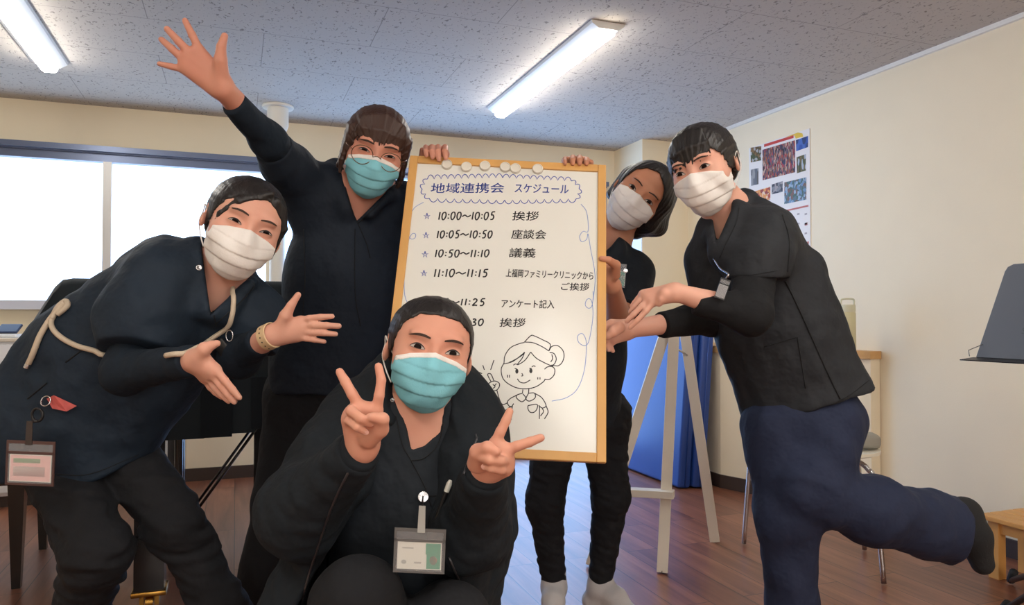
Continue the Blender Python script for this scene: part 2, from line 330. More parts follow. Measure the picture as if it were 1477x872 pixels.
# ================================================================== smooth solid modelling (signed distances -> one continuous mesh)
f32 = np.float32
def A3(p): return np.asarray(p, dtype=f32)
class Sd:
    """ordered list of shapes: '+' joined with softness k, '-' carved, '&' kept inside, '~' offset of the surface"""
    def __init__(s): s.items = []; s.lo = np.full(3, 1e9); s.hi = np.full(3, -1e9)
    def add(s, f, lo, hi, k=.01):
        s.items.append(('+', f, k, 1.0)); s.lo = np.minimum(s.lo, lo); s.hi = np.maximum(s.hi, hi); return s
    def cut(s, f, k=.004): s.items.append(('-', f, k, 1.0)); return s
    def keep(s, f, k=.003): s.items.append(('&', f, k, 1.0)); return s
    def off(s, f, amp): s.items.append(('~', f, amp, 1.0)); return s
    def grp(s, g, k=.01): return s.add(g.ev, g.lo, g.hi, k)
    # ---- shapes
    def cone(s, a, b, ra, rb, k=.01, flat=None, fs=1.0):
        f, lo, hi = cone_f(a, b, ra, rb, flat, fs); return s.add(f, lo, hi, k)
    def chain(s, pts, rs, k=.01, flat=None, fs=1.0):
        for a, b, ra, rb in zip(pts, pts[1:], rs, rs[1:]): s.cone(a, b, ra, rb, k, flat, fs)
        return s
    def ell(s, c, r, R=None, k=.01):
        f, lo, hi = ell_f(c, r, R); return s.add(f, lo, hi, k)
    def rbox(s, c, h, R=None, rad=.005, k=.005):
        f, lo, hi = box_f(c, h, R, rad); return s.add(f, lo, hi, k)
    def ev(s, p, sel=None):
        d = None
        for i, (op, f, k, _) in enumerate(s.items):
            if sel is not None and not sel[i]: continue
            if op == '+':
                v = f(p)
                if d is None: d = v
                elif k <= 1e-5: d = np.minimum(d, v)
                else:
                    h = np.clip(.5+.5*(d-v)/k, 0, 1); d = d+(v-d)*h-k*h*(1-h)
            elif d is None: continue
            elif op == '-':
                v = -f(p); h = np.clip(.5-.5*(d-v)/k, 0, 1); d = d+(v-d)*h+k*h*(1-h)
            elif op == '&':
                v = f(p); h = np.clip(.5-.5*(d-v)/k, 0, 1); d = d+(v-d)*h+k*h*(1-h)
            else: d = d+k*f(p)
        return np.full(len(p), 1.0, f32) if d is None else d
    def mesh(s, vox=.004, n=14):
        lo = s.lo-3*vox; hi = s.hi+3*vox
        B = n*vox; nb = np.ceil((hi-lo)/B).astype(int)
        g = np.stack(np.meshgrid(*[np.arange(q) for q in nb], indexing='ij'), -1).reshape(-1, 3)
        R = B*.8661*1.15+2*vox
        # coarse pass with blocks of 4 to skip empty space
        C = (lo+(g+.5)*B).astype(f32)
        vals = []
        for (op, f, k, _) in s.items: vals.append(f(C) if op != '~' else None)
        d = s.ev(C)
        act = np.abs(d) < R+.02
        out_v, out_k, out_e = [], [], []
        ax = np.arange(n+1, dtype=f32)*f32(vox)
        base = np.stack(np.meshgrid(ax, ax, ax, indexing='ij'), -1).reshape(-1, 3)
        for bi in np.nonzero(act)[0]:
            sel = []
            for it, v in zip(s.items, vals):
                op, _, k, _ = it
                if op == '+': sel.append(v[bi] < R+2*k+.004)
                elif op == '-': sel.append(v[bi] < R+2*k)
                elif op == '&': sel.append(v[bi] > -(R+2*k))
                else: sel.append(True)
            o = lo+g[bi]*B
            D = s.ev(base+o.astype(f32), sel).reshape(n+1, n+1, n+1)
            S = D < 0
            if S.all() or not S.any(): continue
            # cells crossed by the surface
            cs = np.zeros((n, n, n), np.int8)
            for i in (0, 1):
                for j in (0, 1):
                    for q in (0, 1): cs += S[i:n+i, j:n+j, q:n+q]
            ci = np.argwhere((cs > 0) & (cs < 8))
            acc = np.zeros((len(ci), 3)); cnt = np.zeros(len(ci))
            for (a, bdir) in EDGES:
                p0 = ci+a; p1 = ci+bdir
                v0 = D[p0[:, 0], p0[:, 1], p0[:, 2]]; v1 = D[p1[:, 0], p1[:, 1], p1[:, 2]]
                m = (v0 < 0) != (v1 < 0)
                t = np.where(m, v0/np.where(m, v0-v1, 1), 0)
                pt = a+(bdir-a)*t[:, None]
                acc += pt*m[:, None]; cnt += m
            vp = o+(ci+acc/cnt[:, None])*vox
            gi = ci+g[bi]*n
            out_v.append(vp); out_k.append(key3(gi))
            for axis in range(3):
                sl0 = [slice(0, n)]*3; sl1 = [slice(0, n)]*3; sl1[axis] = slice(1, n+1)
                a0 = S[tuple(sl0)]; a1 = S[tuple(sl1)]
                e = np.argwhere(a0 != a1)
                if len(e):
                    flip = a0[e[:, 0], e[:, 1], e[:, 2]]
                    out_e.append((axis, e+g[bi]*n, flip))
        if not out_v: return np.zeros((0, 3)), np.zeros((0, 4), int)
        Vv = np.concatenate(out_v); K = np.concatenate(out_k); order = np.argsort(K); K = K[order]; Vv = Vv[order]
        Fs = []
        for axis, e, flip in out_e:
            u = np.zeros(3, int); v = np.zeros(3, int); u[(axis+1) % 3] = 1; v[(axis+2) % 3] = 1
            ks = [key3(e-u-v), key3(e-v), key3(e), key3(e-u)]
            idx = [np.searchsorted(K, k_) for k_ in ks]
            ok = np.ones(len(e), bool)
            for q, k_ in zip(idx, ks): ok &= (q < len(K)) & (K[np.minimum(q, len(K)-1)] == k_)
            Q = np.stack(idx, 1)
            Q = np.where(flip[:, None], Q, Q[:, ::-1])
            Fs.append(Q[ok])
        return Vv, np.concatenate(Fs)
def key3(i): i = np.asarray(i, np.int64)+1000; return (i[:, 0] << 42) | (i[:, 1] << 21) | i[:, 2]
EDGES = []
for _a in range(3):
    for _i in (0, 1):
        for _j in (0, 1):
            p0 = np.zeros(3, int); p0[(_a+1) % 3] = _i; p0[(_a+2) % 3] = _j; p1 = p0.copy(); p1[_a] = 1
            EDGES.append((p0, p1))
def cone_f(a, b, ra, rb, flat=None, fs=1.0):
    a = A3(a); b = A3(b); ba = b-a; l2 = f32(max(float(ba@ba), 1e-12)); dr = f32(rb-ra); ra = f32(ra)
    if flat is not None:
        n = A3(unit(flat)); q = f32(1/fs-1)
        ba2 = ba+n*(ba@n)*q; l22 = f32(max(float(ba2@ba2), 1e-12))
        def f(p):
            pa = p-a; pa = pa+np.outer(pa@n, n)*q
            t = np.clip((pa@ba2)/l22, 0, 1)
            v = pa-t[:, None]*ba2
            return (np.sqrt(np.einsum('ij,ij->i', v, v))-(ra+dr*t))*f32(fs)
    else:
        def f(p):
            pa = p-a; t = np.clip((pa@ba)/l2, 0, 1)
            v = pa-t[:, None]*ba
            return np.sqrt(np.einsum('ij,ij->i', v, v))-(ra+dr*t)
    R = max(float(ra), float(rb)); return f, np.minimum(a, b)-R, np.maximum(a, b)+R
def ell_f(c, r, R=None):
    c = A3(c); r = A3(r); Rm = None if R is None else A3(R)     # R columns: local axes in world
    def f(p):
        q = p-c
        if Rm is not None: q = q@Rm
        k0 = np.sqrt(((q/r)**2).sum(1)); k1 = np.sqrt(((q/(r*r))**2).sum(1))
        return k0*(k0-1)/np.maximum(k1, 1e-6)
    m = float(r.max()) if Rm is not None else r
    return f, c-m, c+m
def box_f(c, h, R=None, rad=.005):
    c = A3(c); h = A3(h)-f32(rad); Rm = None if R is None else A3(R)
    def f(p):
        q = p-c
        if Rm is not None: q = q@Rm
        q = np.abs(q)-h
        return np.sqrt((np.maximum(q, 0)**2).sum(1))+np.minimum(q.max(1), 0)-f32(rad)
    m = float(np.linalg.norm(h))+rad
    return f, c-m, c+m
def plane_f(o, n):
    """negative on the side away from n"""
    o = A3(o); n = A3(unit(n)); return lambda p: (p-o)@n
def poly_f(o, x, y, pts, z0=-9, z1=9):
    """prism of a 2-D polygon in the frame (o, x, y)"""
    o = A3(o); x = A3(x); y = A3(y); z = np.cross(x, y); pts = np.asarray(pts, f32)
    def f(p):
        q = p-o; u = np.stack((q@x, q@y), 1); w = q@z
        d = np.full(len(p), 1e9, f32); s = np.ones(len(p), f32); n = len(pts)
        for i in range(n):
            a = pts[i]; b = pts[(i+1) % n]; e = b-a; wv = u-a
            t = np.clip((wv@e)/(e@e), 0, 1); bb = wv-t[:, None]*e
            d = np.minimum(d, (bb**2).sum(1))
            c1 = u[:, 1] >= a[1]; c2 = u[:, 1] < b[1]; c3 = e[0]*wv[:, 1] > e[1]*wv[:, 0]
            s = np.where((c1 & c2 & c3) | (~c1 & ~c2 & ~c3), -s, s)
        d = s*np.sqrt(d)
        return np.maximum(d, np.maximum(w-f32(z1), f32(z0)-w))
    return f
def waves(seed, freq, aniso=(1, 1, 1), n=7):
    """smooth pseudo-random folds in [-1, 1]"""
    rg = np.random.RandomState(seed); D = rg.normal(size=(n, 3)); D /= np.linalg.norm(D, axis=1)[:, None]
    D = (D*np.array(aniso)*freq*rg.uniform(.6, 1.7, size=(n, 1))).astype(f32); ph = rg.uniform(0, 6.28, n).astype(f32)
    def f(p):
        r = np.zeros(len(p), f32); w = np.sin(p@D[0]+ph[0])
        for i in range(1, n): r += np.sin(p@D[i]+ph[i]+1.2*w)
        return r/f32(n*.6)
    return f
def np_mesh(name, Vv, Q):
    me = bpy.data.meshes.new(name); nv, nq = len(Vv), len(Q)
    me.vertices.add(nv); me.vertices.foreach_set('co', np.asarray(Vv, f32).ravel())
    me.loops.add(nq*4); me.loops.foreach_set('vertex_index', np.asarray(Q, np.int32).ravel())
    me.polygons.add(nq); me.polygons.foreach_set('loop_start', np.arange(0, nq*4, 4, dtype=np.int32))
    me.polygons.foreach_set('use_smooth', np.ones(nq, bool)); me.update(calc_edges=True); me.validate()
    return me
def sd_obj(name, sd, m, parent=None, vox=.004, mats_by=None, biggest=True):
    Vv, Q = sd.mesh(vox)
    if biggest: Vv, Q = main_piece(Vv, Q)
    me = np_mesh(name, Vv, Q); o = link_me(name, me, m, parent)
    if mats_by is not None and len(Q):
        c = Vv[Q].mean(1).astype(f32); me.polygons.foreach_set('material_index', mats_by(c).astype(np.int32))
    return o
def main_piece(Vv, Q):
    """drops specks that are not joined to the largest piece"""
    n = len(Vv); lab = np.arange(n)
    E = np.concatenate([Q[:, [0, 1]], Q[:, [1, 2]], Q[:, [2, 3]]])
    while True:
        l = np.minimum(lab[E[:, 0]], lab[E[:, 1]]); new = lab.copy()
        np.minimum.at(new, E[:, 0], l); np.minimum.at(new, E[:, 1], l); new = new[new]; new = new[new]
        if (new == lab).all(): break
        lab = new
    u, c = np.unique(lab, return_counts=True); keep = np.isin(lab, u[c > .02*n])
    if keep.all(): return Vv, Q
    ids = np.cumsum(keep)-1; Q = Q[keep[Q].all(1)]
    return Vv[keep], ids[Q]
# ================================================================== people: shared anatomy
M_SKIN = []
def skin(name, col):
    m = mat(name, col, .5, spec=.3, noise=.06, nscale=16, sss=.12, bump=.04, bscale=500)
    mx = next(n for n in m.node_tree.nodes if n.type == 'MIX'); r, g, b = col
    mx.inputs[6].default_value = (r*1.03, g*1.03, b*1.02, 1); mx.inputs[7].default_value = (r*.97, g*.80, b*.80, 1)
    return m
def cloth(name, col, rough=.8, b=.7): return mat(name, col, rough, spec=.3, noise=.12, nscale=9, bump=b, bscale=15, bdist=.016)
M_HAIR = mat('black_hair', (.012, .010, .010), .44, spec=.5, bump=.5, bscale=140, stretch=(1, 1, .12))
M_HAIRB = mat('brown_hair', (.045, .019, .012), .5, spec=.5, bump=.5, bscale=140, stretch=(1, 1, .12))
M_BROW = mat('dark_brow_hair', (.05, .028, .02), .8)
M_SCL = mat('eye_white', (.62, .57, .53), .5, spec=.2)
M_IRIS = mat('dark_brown_iris', (.010, .005, .004), .6, spec=.1)
M_LASH = mat('dark_lashes', (.012, .008, .008), .7)
M_MASKB = mat('light_blue_mask', s2l(134, 202, 216), .75, spec=.2, bump=.1, bscale=300)
M_MASKW = mat('white_mask', s2l(240, 236, 232), .75, spec=.2, bump=.1, bscale=300)
M_LOOP = mat('white_elastic', s2l(236, 232, 228), .7)
def basis_at(c):
    v = unit(np.asarray(c)-CAM); X = unit(_r-v*np.dot(_r, v)); Z = np.cross(X, v)
    return np.stack((X, v, Z), 1)
def rotm(ax, deg): return np.array(Matrix.Rotation(math.radians(deg), 3, ax))
class Head:
    def __init__(s, c, yaw=0, pitch=0, roll=0, size=1.0, wide=1.0):
        s.c = V(*c); s.R = basis_at(c) @ rotm('Y', roll) @ rotm('Z', yaw) @ rotm('X', pitch); s.s = size; s.w = wide
    def L(s, x, y, z): return s.c+s.R@(V(x*s.w, y, z)*s.s)
    def ell(s, sd, c, r, k=.01, rot=None):
        R = s.R if rot is None else s.R@rot
        sd.ell(s.L(*c), (r[0]*s.s*s.w, r[1]*s.s, r[2]*s.s), R, k*s.s)
    def cell(s, sd, c, r, k=.01):
        f, _, _ = ell_f(s.L(*c), (r[0]*s.s*s.w, r[1]*s.s, r[2]*s.s), s.R); sd.cut(f, k*s.s)
    def cone(s, sd, a, b, ra, rb, k=.01, flat=None, fs=1.0):
        sd.cone(s.L(*a), s.L(*b), ra*s.s, rb*s.s, k*s.s, None if flat is None else s.R@V(*flat), fs)
    def frame_poly(s, pts, y0, y1):
        """prism of a front-view polygon, between local y0 (front) and y1 (back)"""
        q = [(p[0]*s.s*s.w, p[1]*s.s) for p in pts]
        return poly_f(s.c, s.R[:, 0], s.R[:, 2], q, -y1*s.s, -y0*s.s)
    def skull(s):
        g = Sd()
        s.ell(g, (0, .020, .033), (.070, .086, .072))
        s.ell(g, (0, -.022, .012), (.063, .060, .084), .03)
        s.ell(g, (0, -.020, -.046), (.055, .058, .052), .03)
        s.ell(g, (0, -.056, -.084), (.024, .020, .019), .025)
        for q in (-1, 1): s.ell(g, (q*.036, -.052, -.020), (.025, .024, .026), .025)
        for q in (-1, 1): s.ell(g, (q*.026, -.074, .034), (.020, .010, .007), .014)
        s.cone(g, (0, -.080, .022), (0, -.094, -.020), .0060, .0100, .012)
        for q in (-1, 1): s.ell(g, (q*.0105, -.087, -.024), (.008, .009, .007), .006)
        for q in (-1, 1): s.cell(g, (q*.030, -.094, .010), (.017, .014, .0095), .012)
        for q in (-1, 1): s.ell(g, (q*.030, -.0705, .009), (.0145, .0125, .0105), .004)
        s.ell(g, (0, -.080, -.052), (.022, .007, .0045), .006); s.ell(g, (0, -.079, -.060), (.018, .007, .005), .004)
        for q in (-1, 1):
            rot = rotm('Z', q*22)@rotm('X', -8)
            e = Sd(); s.ell(e, (q*.073, .014, -.002), (.006, .017, .030), rot=rot)
            s.cell(e, (q*.080, .010, .003), (.006, .009, .017), .004)
            g.grp(e, .006*s.s)
        return g
    def front(s, pts, sd, off=.0007):
        """front-view points -> world points just in front of the face"""
        pts = np.asarray(pts, float); n = len(pts); ys = np.linspace(-.135, .06, 391)
        G = np.zeros((n, len(ys), 3)); G[:, :, 0] = pts[:, None, 0]; G[:, :, 2] = pts[:, None, 1]; G[:, :, 1] = ys
        Wp = (s.c + ((G*np.array([s.w, 1, 1])*s.s).reshape(-1, 3)@s.R.T)).astype(f32)
        D = sd.ev(Wp).reshape(n, -1); hit = (D < 0).argmax(1)
        i = np.maximum(hit, 1); a = D[np.arange(n), i-1]; bb = D[np.arange(n), i]
        y = ys[i-1]+(ys[i]-ys[i-1])*a/np.maximum(a-bb, 1e-9)
        return np.array([s.L(p[0], yy-off/s.s, p[1]) for p, yy in zip(pts, y)])
    def eyes(s, sk, parent, opn=.0085, wid=.0130, tilt=.0012, smile=0.0, look=(0, 0), cx=.0305, cz=.009, brow=1.0, browz=.034, bw=.0050):
        for q in (-1, 1):
            t = np.linspace(0, 1, 15)
            xs = -wid+2*wid*t
            up = opn*.62*np.sin(np.pi*t)**.75+tilt*(xs/wid); lo = -opn*.38*np.sin(np.pi*t)**.8+tilt*(xs/wid)
            lo = lo+smile*opn*.55*np.sin(np.pi*t); up = up+smile*opn*.25*np.sin(np.pi*t)
            U = [(q*(cx+x), cz+z) for x, z in zip(xs, up)]; Lo = [(q*(cx+x), cz+z) for x, z in zip(xs, lo)]
            mb = MB(); pu = s.front(U, sk, .0006); pl = s.front(Lo, sk, .0006); pm = s.front([((a[0]+b[0])/2, (a[1]+b[1])/2) for a, b in zip(U, Lo)], sk, .0010)
            def strip(A, B, mi):
                va = [mb.bm.verts.new(p) for p in A]; vb = [mb.bm.verts.new(p) for p in B]
                for i in range(len(A)-1):
                    f_ = mb.bm.faces.new((va[i], va[i+1], vb[i+1], vb[i])); f_.material_index = mi
            strip(pl, pm, 0); strip(pm, pu, 0)
            ix, iz = q*cx+look[0], cz+.0008+look[1]; r = .0064
            ang = np.linspace(0, 2*np.pi, 25)[:-1]
            pts = []
            for a in ang:
                x = ix+r*math.cos(a); z = iz+r*math.sin(a); rel = np.clip((q*x-cx+wid)/(2*wid), 0, 1)
                zu = cz+np.interp(rel, t, up); zl = cz+np.interp(rel, t, lo); pts.append((x, min(max(z, zl+.0002), zu)))
            pp = [mb.bm.verts.new(p) for p in s.front(pts, sk, .0017)]; pc = mb.bm.verts.new(s.front([(ix, cz+min(iz-cz, .002))], sk, .0027)[0])
            for a in range(24): f_ = mb.bm.faces.new((pp[a], pp[(a+1) % 24], pc)); f_.material_index = 1
            # upper lashes
            th = .0024*np.sin(np.pi*np.clip(t*.85+.12, 0, 1))+.0006
            strip(s.front(U, sk, .0026), s.front([(a[0], a[1]+h) for a, h in zip(U, th)], sk, .0026), 2)
            strip(s.front([(a[0], a[1]-.0006) for a in Lo], sk, .0016), s.front(Lo, sk, .0016), 2)
            mb.build('eye', [M_SCL, M_IRIS, M_LASH], parent, smooth=True)
            if brow:
                tb = np.linspace(0, 1, 10); bx = .012+.036*tb; bz = browz+.0055*np.sin(np.pi*(tb*.8+.05))-.002*tb
                hb = bw*np.sin(np.pi*(tb*.82+.15))**.6*brow
                m2 = MB(); a_ = s.front([(q*x, z+h/2) for x, z, h in zip(bx, bz, hb)], sk, .0010); b_ = s.front([(q*x, z-h/2) for x, z, h in zip(bx, bz, hb)], sk, .0010)
                va = [m2.bm.verts.new(p) for p in a_]; vb = [m2.bm.verts.new(p) for p in b_]
                for i in range(9): m2.bm.faces.new((va[i], va[i+1], vb[i+1], vb[i]))
                m2.build('eyebrow', M_BROW, parent, smooth=True)
    def mask(s, parent, blue=True, top=.002, side=.062, ztop=-.014, zbot=-.072, chin=-.112, shift=0.0):
        g = Sd()
        s.ell(g, (0, -.020, -.044), (.0600, .066, .060)); s.ell(g, (0, -.054, -.082), (.030, .027, .026), .03)
        s.ell(g, (0, -.020, .006), (.068, .066, .07), .02)
        for q in (-1, 1): s.ell(g, (q*.036, -.054, -.022), (.031, .028, .030), .02)
        s.cone(g, (0, -.083, .015), (0, -.100, -.024), .009, .012, .022); s.ell(g, (0, -.082, -.050), (.034, .022, .03), .03)
        reg = [(-side, ztop), (-.040, ztop+.010), (-.014, top), (0, top+.004), (.014, top), (.040, ztop+.010), (side, ztop), (side+.002, -.04), (side-.004, zbot), (.034, -.102), (0, chin), (-.034, -.102), (-side+.004, zbot), (-side-.002, -.04)]
        R, c, ss = s.R.astype(f32), s.c.astype(f32), s.s
        def pleat(p):
            q = (p-c)@R/ss; z = q[:, 2]; x = q[:, 0]
            w = np.clip(1-np.abs(x)/.07, 0, 1); zz = z+.010*np.cos(x*22)
            u = (-zz-.016)/.024; fr = u-np.floor(u)
            return np.where((u > 0) & (u < 3.0), (np.clip(fr*1.25, 0, 1)-.5)*-1, .0).astype(f32)
        g.off(pleat, .0024*ss); g.off(waves(int(abs(s.c[0])*1000), 75, n=6), .0016)
        g.keep(s.frame_poly(reg, -.2, .012), .002)
        if blue:
            o = sd_obj('face_mask', g, M_MASKB, parent, .0022)
            bd = Sd(); bd.items = list(g.items[:-1]); bd.lo, bd.hi = g.lo, g.hi; bd.off(lambda p: np.full(len(p), -1, f32), .0007)
            tops = reg[:7]; bd.keep(s.frame_poly([(x, z+.0006) for x, z in tops]+[(x, z-.0085) for x, z in tops[::-1]], -.2, .010), .0008)
            sd_obj('nose_band', bd, M_MASKW, o, .0016)
        else: o = sd_obj('face_mask', g, M_MASKW, parent, .0022)
        for q in (-1, 1):
            mb = MB()
            mb.tube(smoothpath([s.L(q*(side-.002), -.006, ztop-.003), s.L(q*.0715, .002, ztop+.012), s.L(q*.0800, .020, .016), s.L(q*.0775, .030, -.002), s.L(q*.0785, .022, -.022), s.L(q*.0690, .008, -.046), s.L(q*(side-.006), -.006, zbot+.004)], 7), .0014*s.s, 6)
            mb.build('ear_loop', M_LOOP, o, smooth=True)
        return o
    def grooves(s, sd, n=34, amp=.0011, mode='back', seed=0):
        R, c, ss = s.R.astype(f32), s.c.astype(f32), s.s
        def f(p):
            q = (p-c)@R/ss
            if mode == 'back': a = np.arctan2(q[:, 0], q[:, 2]+.02); w = q[:, 1]*18
            else: a = np.arctan2(q[:, 0], -(q[:, 1]-.02)); w = q[:, 2]*14
            return (np.sin(a*n+1.6*np.sin(a*7+w+seed))*.6+np.sin(a*n*2.3+w+seed)*.4).astype(f32)
        sd.off(f, amp*ss)
    def fringe(s, sd, tops, ends, r=.0066, k=.003):
        """tapering strands from the crown over the forehead; tops, ends: (x, z) in front view"""
        for (x0, z0), (x1, z1) in zip(tops, ends):
            def yf(x, z, o): return -.082*math.sqrt(max(.02, 1-(x/.078)**2))*math.sqrt(max(.05, 1-((z-.012)/.112)**2))-o
            zm = (z0+z1)/2; xm = (x0+x1)/2
            s.cone(sd, (x0, yf(x0, z0, 0), z0), (xm, yf(xm, zm, .004), zm), r, r*.9, k)
            s.cone(sd, (xm, yf(xm, zm, .004), zm), (x1, yf(x1, z1, .004), z1), r*.9, r*.30, k)
    def hair(s, parent, hairline, m=None, extra=None, cap=None, front=.03, vox=.003):
        g = Sd(); c, r = cap or ((0, .022, .035), (.0765, .0935, .0775))
        s.ell(g, c, r); s.ell(g, (0, .03, .0), (.072, .082, .07), .02); s.ell(g, (0, -.018, .018), (.0675, .0650, .0875), .02)
        g.cut(s.frame_poly(hairline, -.3, front), .004)
        g.keep(plane_f(s.L(0, .035, -.055), s.R@V(0, -.55, -1)), .01)
        if extra: extra(g)
        s.grooves(g, 30, .0006)
        return sd_obj('hair', g, m or M_HAIR, parent, vox)
M_NAIL = mat('pale_pink_nail', s2l(226, 172, 156), .35)
def nails(tips, parent, r=.0072):
    for tip, prev in tips:
        tip, prev = V(*tip), V(*prev); d = unit(tip-prev); n = unit(CAM-tip); n = unit(n-d*(n@d)); sd_ = np.cross(d, n); c = tip-d*r*.05+n*r*.62
        mb = MB(); ring = []
        for k in range(18):
            a = 2*math.pi*k/18; u, v = math.cos(a)*r*.72, math.sin(a)*r*.60; ring.append(mb.bm.verts.new(c+d*u+sd_*v-n*(v*v/r*.55)))
        m_ = mb.bm.verts.new(c+n*.0009)
        for k in range(18): mb.bm.faces.new((m_, ring[k], ring[(k+1) % 18]))
        mb.build('fingernail', M_NAIL, parent, smooth=True)
def seq(pts, d):
    """[(px, py[, depth offset])] -> world points"""
    return [P(p[0], p[1], d+(p[2] if len(p) > 2 else 0)) for p in pts]
def hand(sd, wrist, fingers, thumb, r=.0085, palm=.012, s=1.0, wr=.021, fore=None, k=.012, carp=.55, flatn=None):
    """wrist point; four fingers as point lists starting at the knuckle; thumb as a list starting at its root near the wrist"""
    g = Sd(); wrist = V(*wrist); kn = [V(*f[0]) for f in fingers]; mid = sum(kn)/4
    g.cone(wrist, wrist+(mid-wrist)*.18, wr*s, wr*.9*s, k, flatn, .8 if flatn is not None else 1)
    w = [wrist+(q-mid)*carp+(mid-wrist)*.16 for q in kn]
    for a, q in zip(w, kn): g.cone(a, q, palm*1.12*s, palm*.86*s, k)
    for i in range(3):
        g.cone((w[i]+w[i+1])/2, (kn[i]+kn[i+1])/2, palm*s, palm*.84*s, k)
    th = [V(*q) for q in thumb]
    tr = [palm*1.3*s, palm*1.12*s, r*1.15*s, r*.86*s][:len(th)] if len(th) == 4 else [palm*1.2*s, r*1.15*s, r*.85*s]
    t = Sd(); t.chain(th, tr, .003)
    g.grp(t, .010)
    for i, f in enumerate(fingers):
        q = Sd(); e = (1.0, 1.04, 1.0, .86)[i]*s; n = len(f)
        rs = [r*1.04*e, r*.95*e, r*.88*e, r*.74*e][:n] if n == 4 else ([r*1.04*e, r*.95*e, r*.76*e] if n == 3 else [r*1.04*e, r*.76*e])
        q.chain([V(*x) for x in f], rs, .002)
        g.grp(q, .0045)
    sd.grp(g, .010)
    return g
def cuffed(sd, pts, rs, end=None, k=.03, n0=None, flat=None, fs=1.0):
    """a sleeve or trouser leg along points, cut flat at its last point"""
    g = Sd(); g.chain(pts, rs, k, flat, fs)
    a, b = V(*pts[-2]), V(*pts[-1]); g.keep(plane_f(b, b-a if n0 is None else n0), .004)
    sd.grp(g, end if end is not None else .04)
    return g
def cam_poly(pxs, d, z0, z1):
    """prism along the viewing direction of a polygon drawn at distance d; z positive towards the viewer"""
    o = P(CX, CY, d); x, y = _r, _u
    q = [((P(a, b, d)-o)@x, (P(a, b, d)-o)@y) for a, b in pxs]
    c = P(sum(a for a, b in pxs)/len(pxs), sum(b for a, b in pxs)/len(pxs), d)
    # tilt the prism so that it runs along the ray through its middle
    n = unit(CAM-c); x2 = unit(x-n*(x@n)); y2 = np.cross(n, x2)
    q = [((P(a, b, d)-c)@x2, (P(a, b, d)-c)@y2) for a, b in pxs]
    return poly_f(c, x2, y2, q, z0, z1)
def foot(sd, ankle, toe, r=.036, s=1.0):
    ankle = V(*ankle); toe = V(*toe); d = unit(toe-ankle); up = V(0, 0, 1)
    heel = V(ankle[0], ankle[1], toe[2])-V(d[0], d[1], 0)*.035*s
    sd.cone(ankle, heel+up*.008, r*.95*s, r*.85*s, .02); sd.cone(ankle, (ankle+toe)/2+up*.012, r*s, r*.9*s, .02)
    sd.cone(heel+up*.004, toe, r*.8*s, r*.62*s, .02); sd.cone((ankle+toe)/2, toe, r*.95*s, r*.66*s, .02)
def ray_depth(sd, px, py, d0=.8, d1=3.2, n=500):
    ds = np.linspace(d0, d1, n); p = (CAM+ray(px, py)[None]*ds[:, None]).astype(f32); v = sd.ev(p); i = int((v < 0).argmax())
    return ds[i] if v[i] < 0 else None
def vneck(sd, body_sd, front, back, r=.013, k=.008, sink=.004):
    """neck band of a top: front pixel points are laid on the cloth, back points are given in space"""
    ref = Sd(); ref.items = [i for i in sd.items if i[0] in '+&']; ref.lo, ref.hi = sd.lo, sd.hi
    pts = []
    for q in front:
        d = q[2] if len(q) > 2 else ray_depth(ref, q[0], q[1]); pts.append(P(q[0], q[1], (d if d else 2.0)+sink))
    g = Sd(); ch = pts+[V(*b) for b in back]+[pts[0]]
    return pts
from mathutils.bvhtree import BVHTree
def trees(*objs):
    out = []
    for o in objs:
        me = o.data; n = len(me.vertices); co = np.empty(n*3, f32); me.vertices.foreach_get('co', co)
        out.append(BVHTree.FromPolygons(co.reshape(-1, 3).tolist(), [tuple(p.vertices) for p in me.polygons]))
    return out
def hit(ts, px, py):
    r = unit(ray(px, py)); best = None
    for t in ts:
        h = t.ray_cast(Vector(CAM), Vector(r))
        if h[0] is not None and (best is None or h[3] < best[2]): best = (np.array(h[0]), np.array(h[1]), h[3])
    return best
def on_cloth(ts, pts, off=.0012, res=6):
    q = smoothpath([V(a, b, 0) for a, b in pts], res) if len(pts) > 2 else [V(*(np.array(pts[0])*(1-t)+np.array(pts[1])*t), 0) for t in np.linspace(0, 1, 12)]
    out = []
    for p in q:
        h = hit(ts, p[0], p[1])
        if h is not None: out.append(h[0]+h[1]*off if h[1]@(CAM-h[0]) > 0 else h[0])
    return out
def child(o, name): return next(c for c in o.children if c.name.split('.')[0] == name)
def loft_tube_obj(name, pts, r, m, parent=None, n=8, res=8, closed=False):
    return MB().tube(smoothpath(pts, res), r, n, closed=closed).build(name, m, parent, smooth=True)
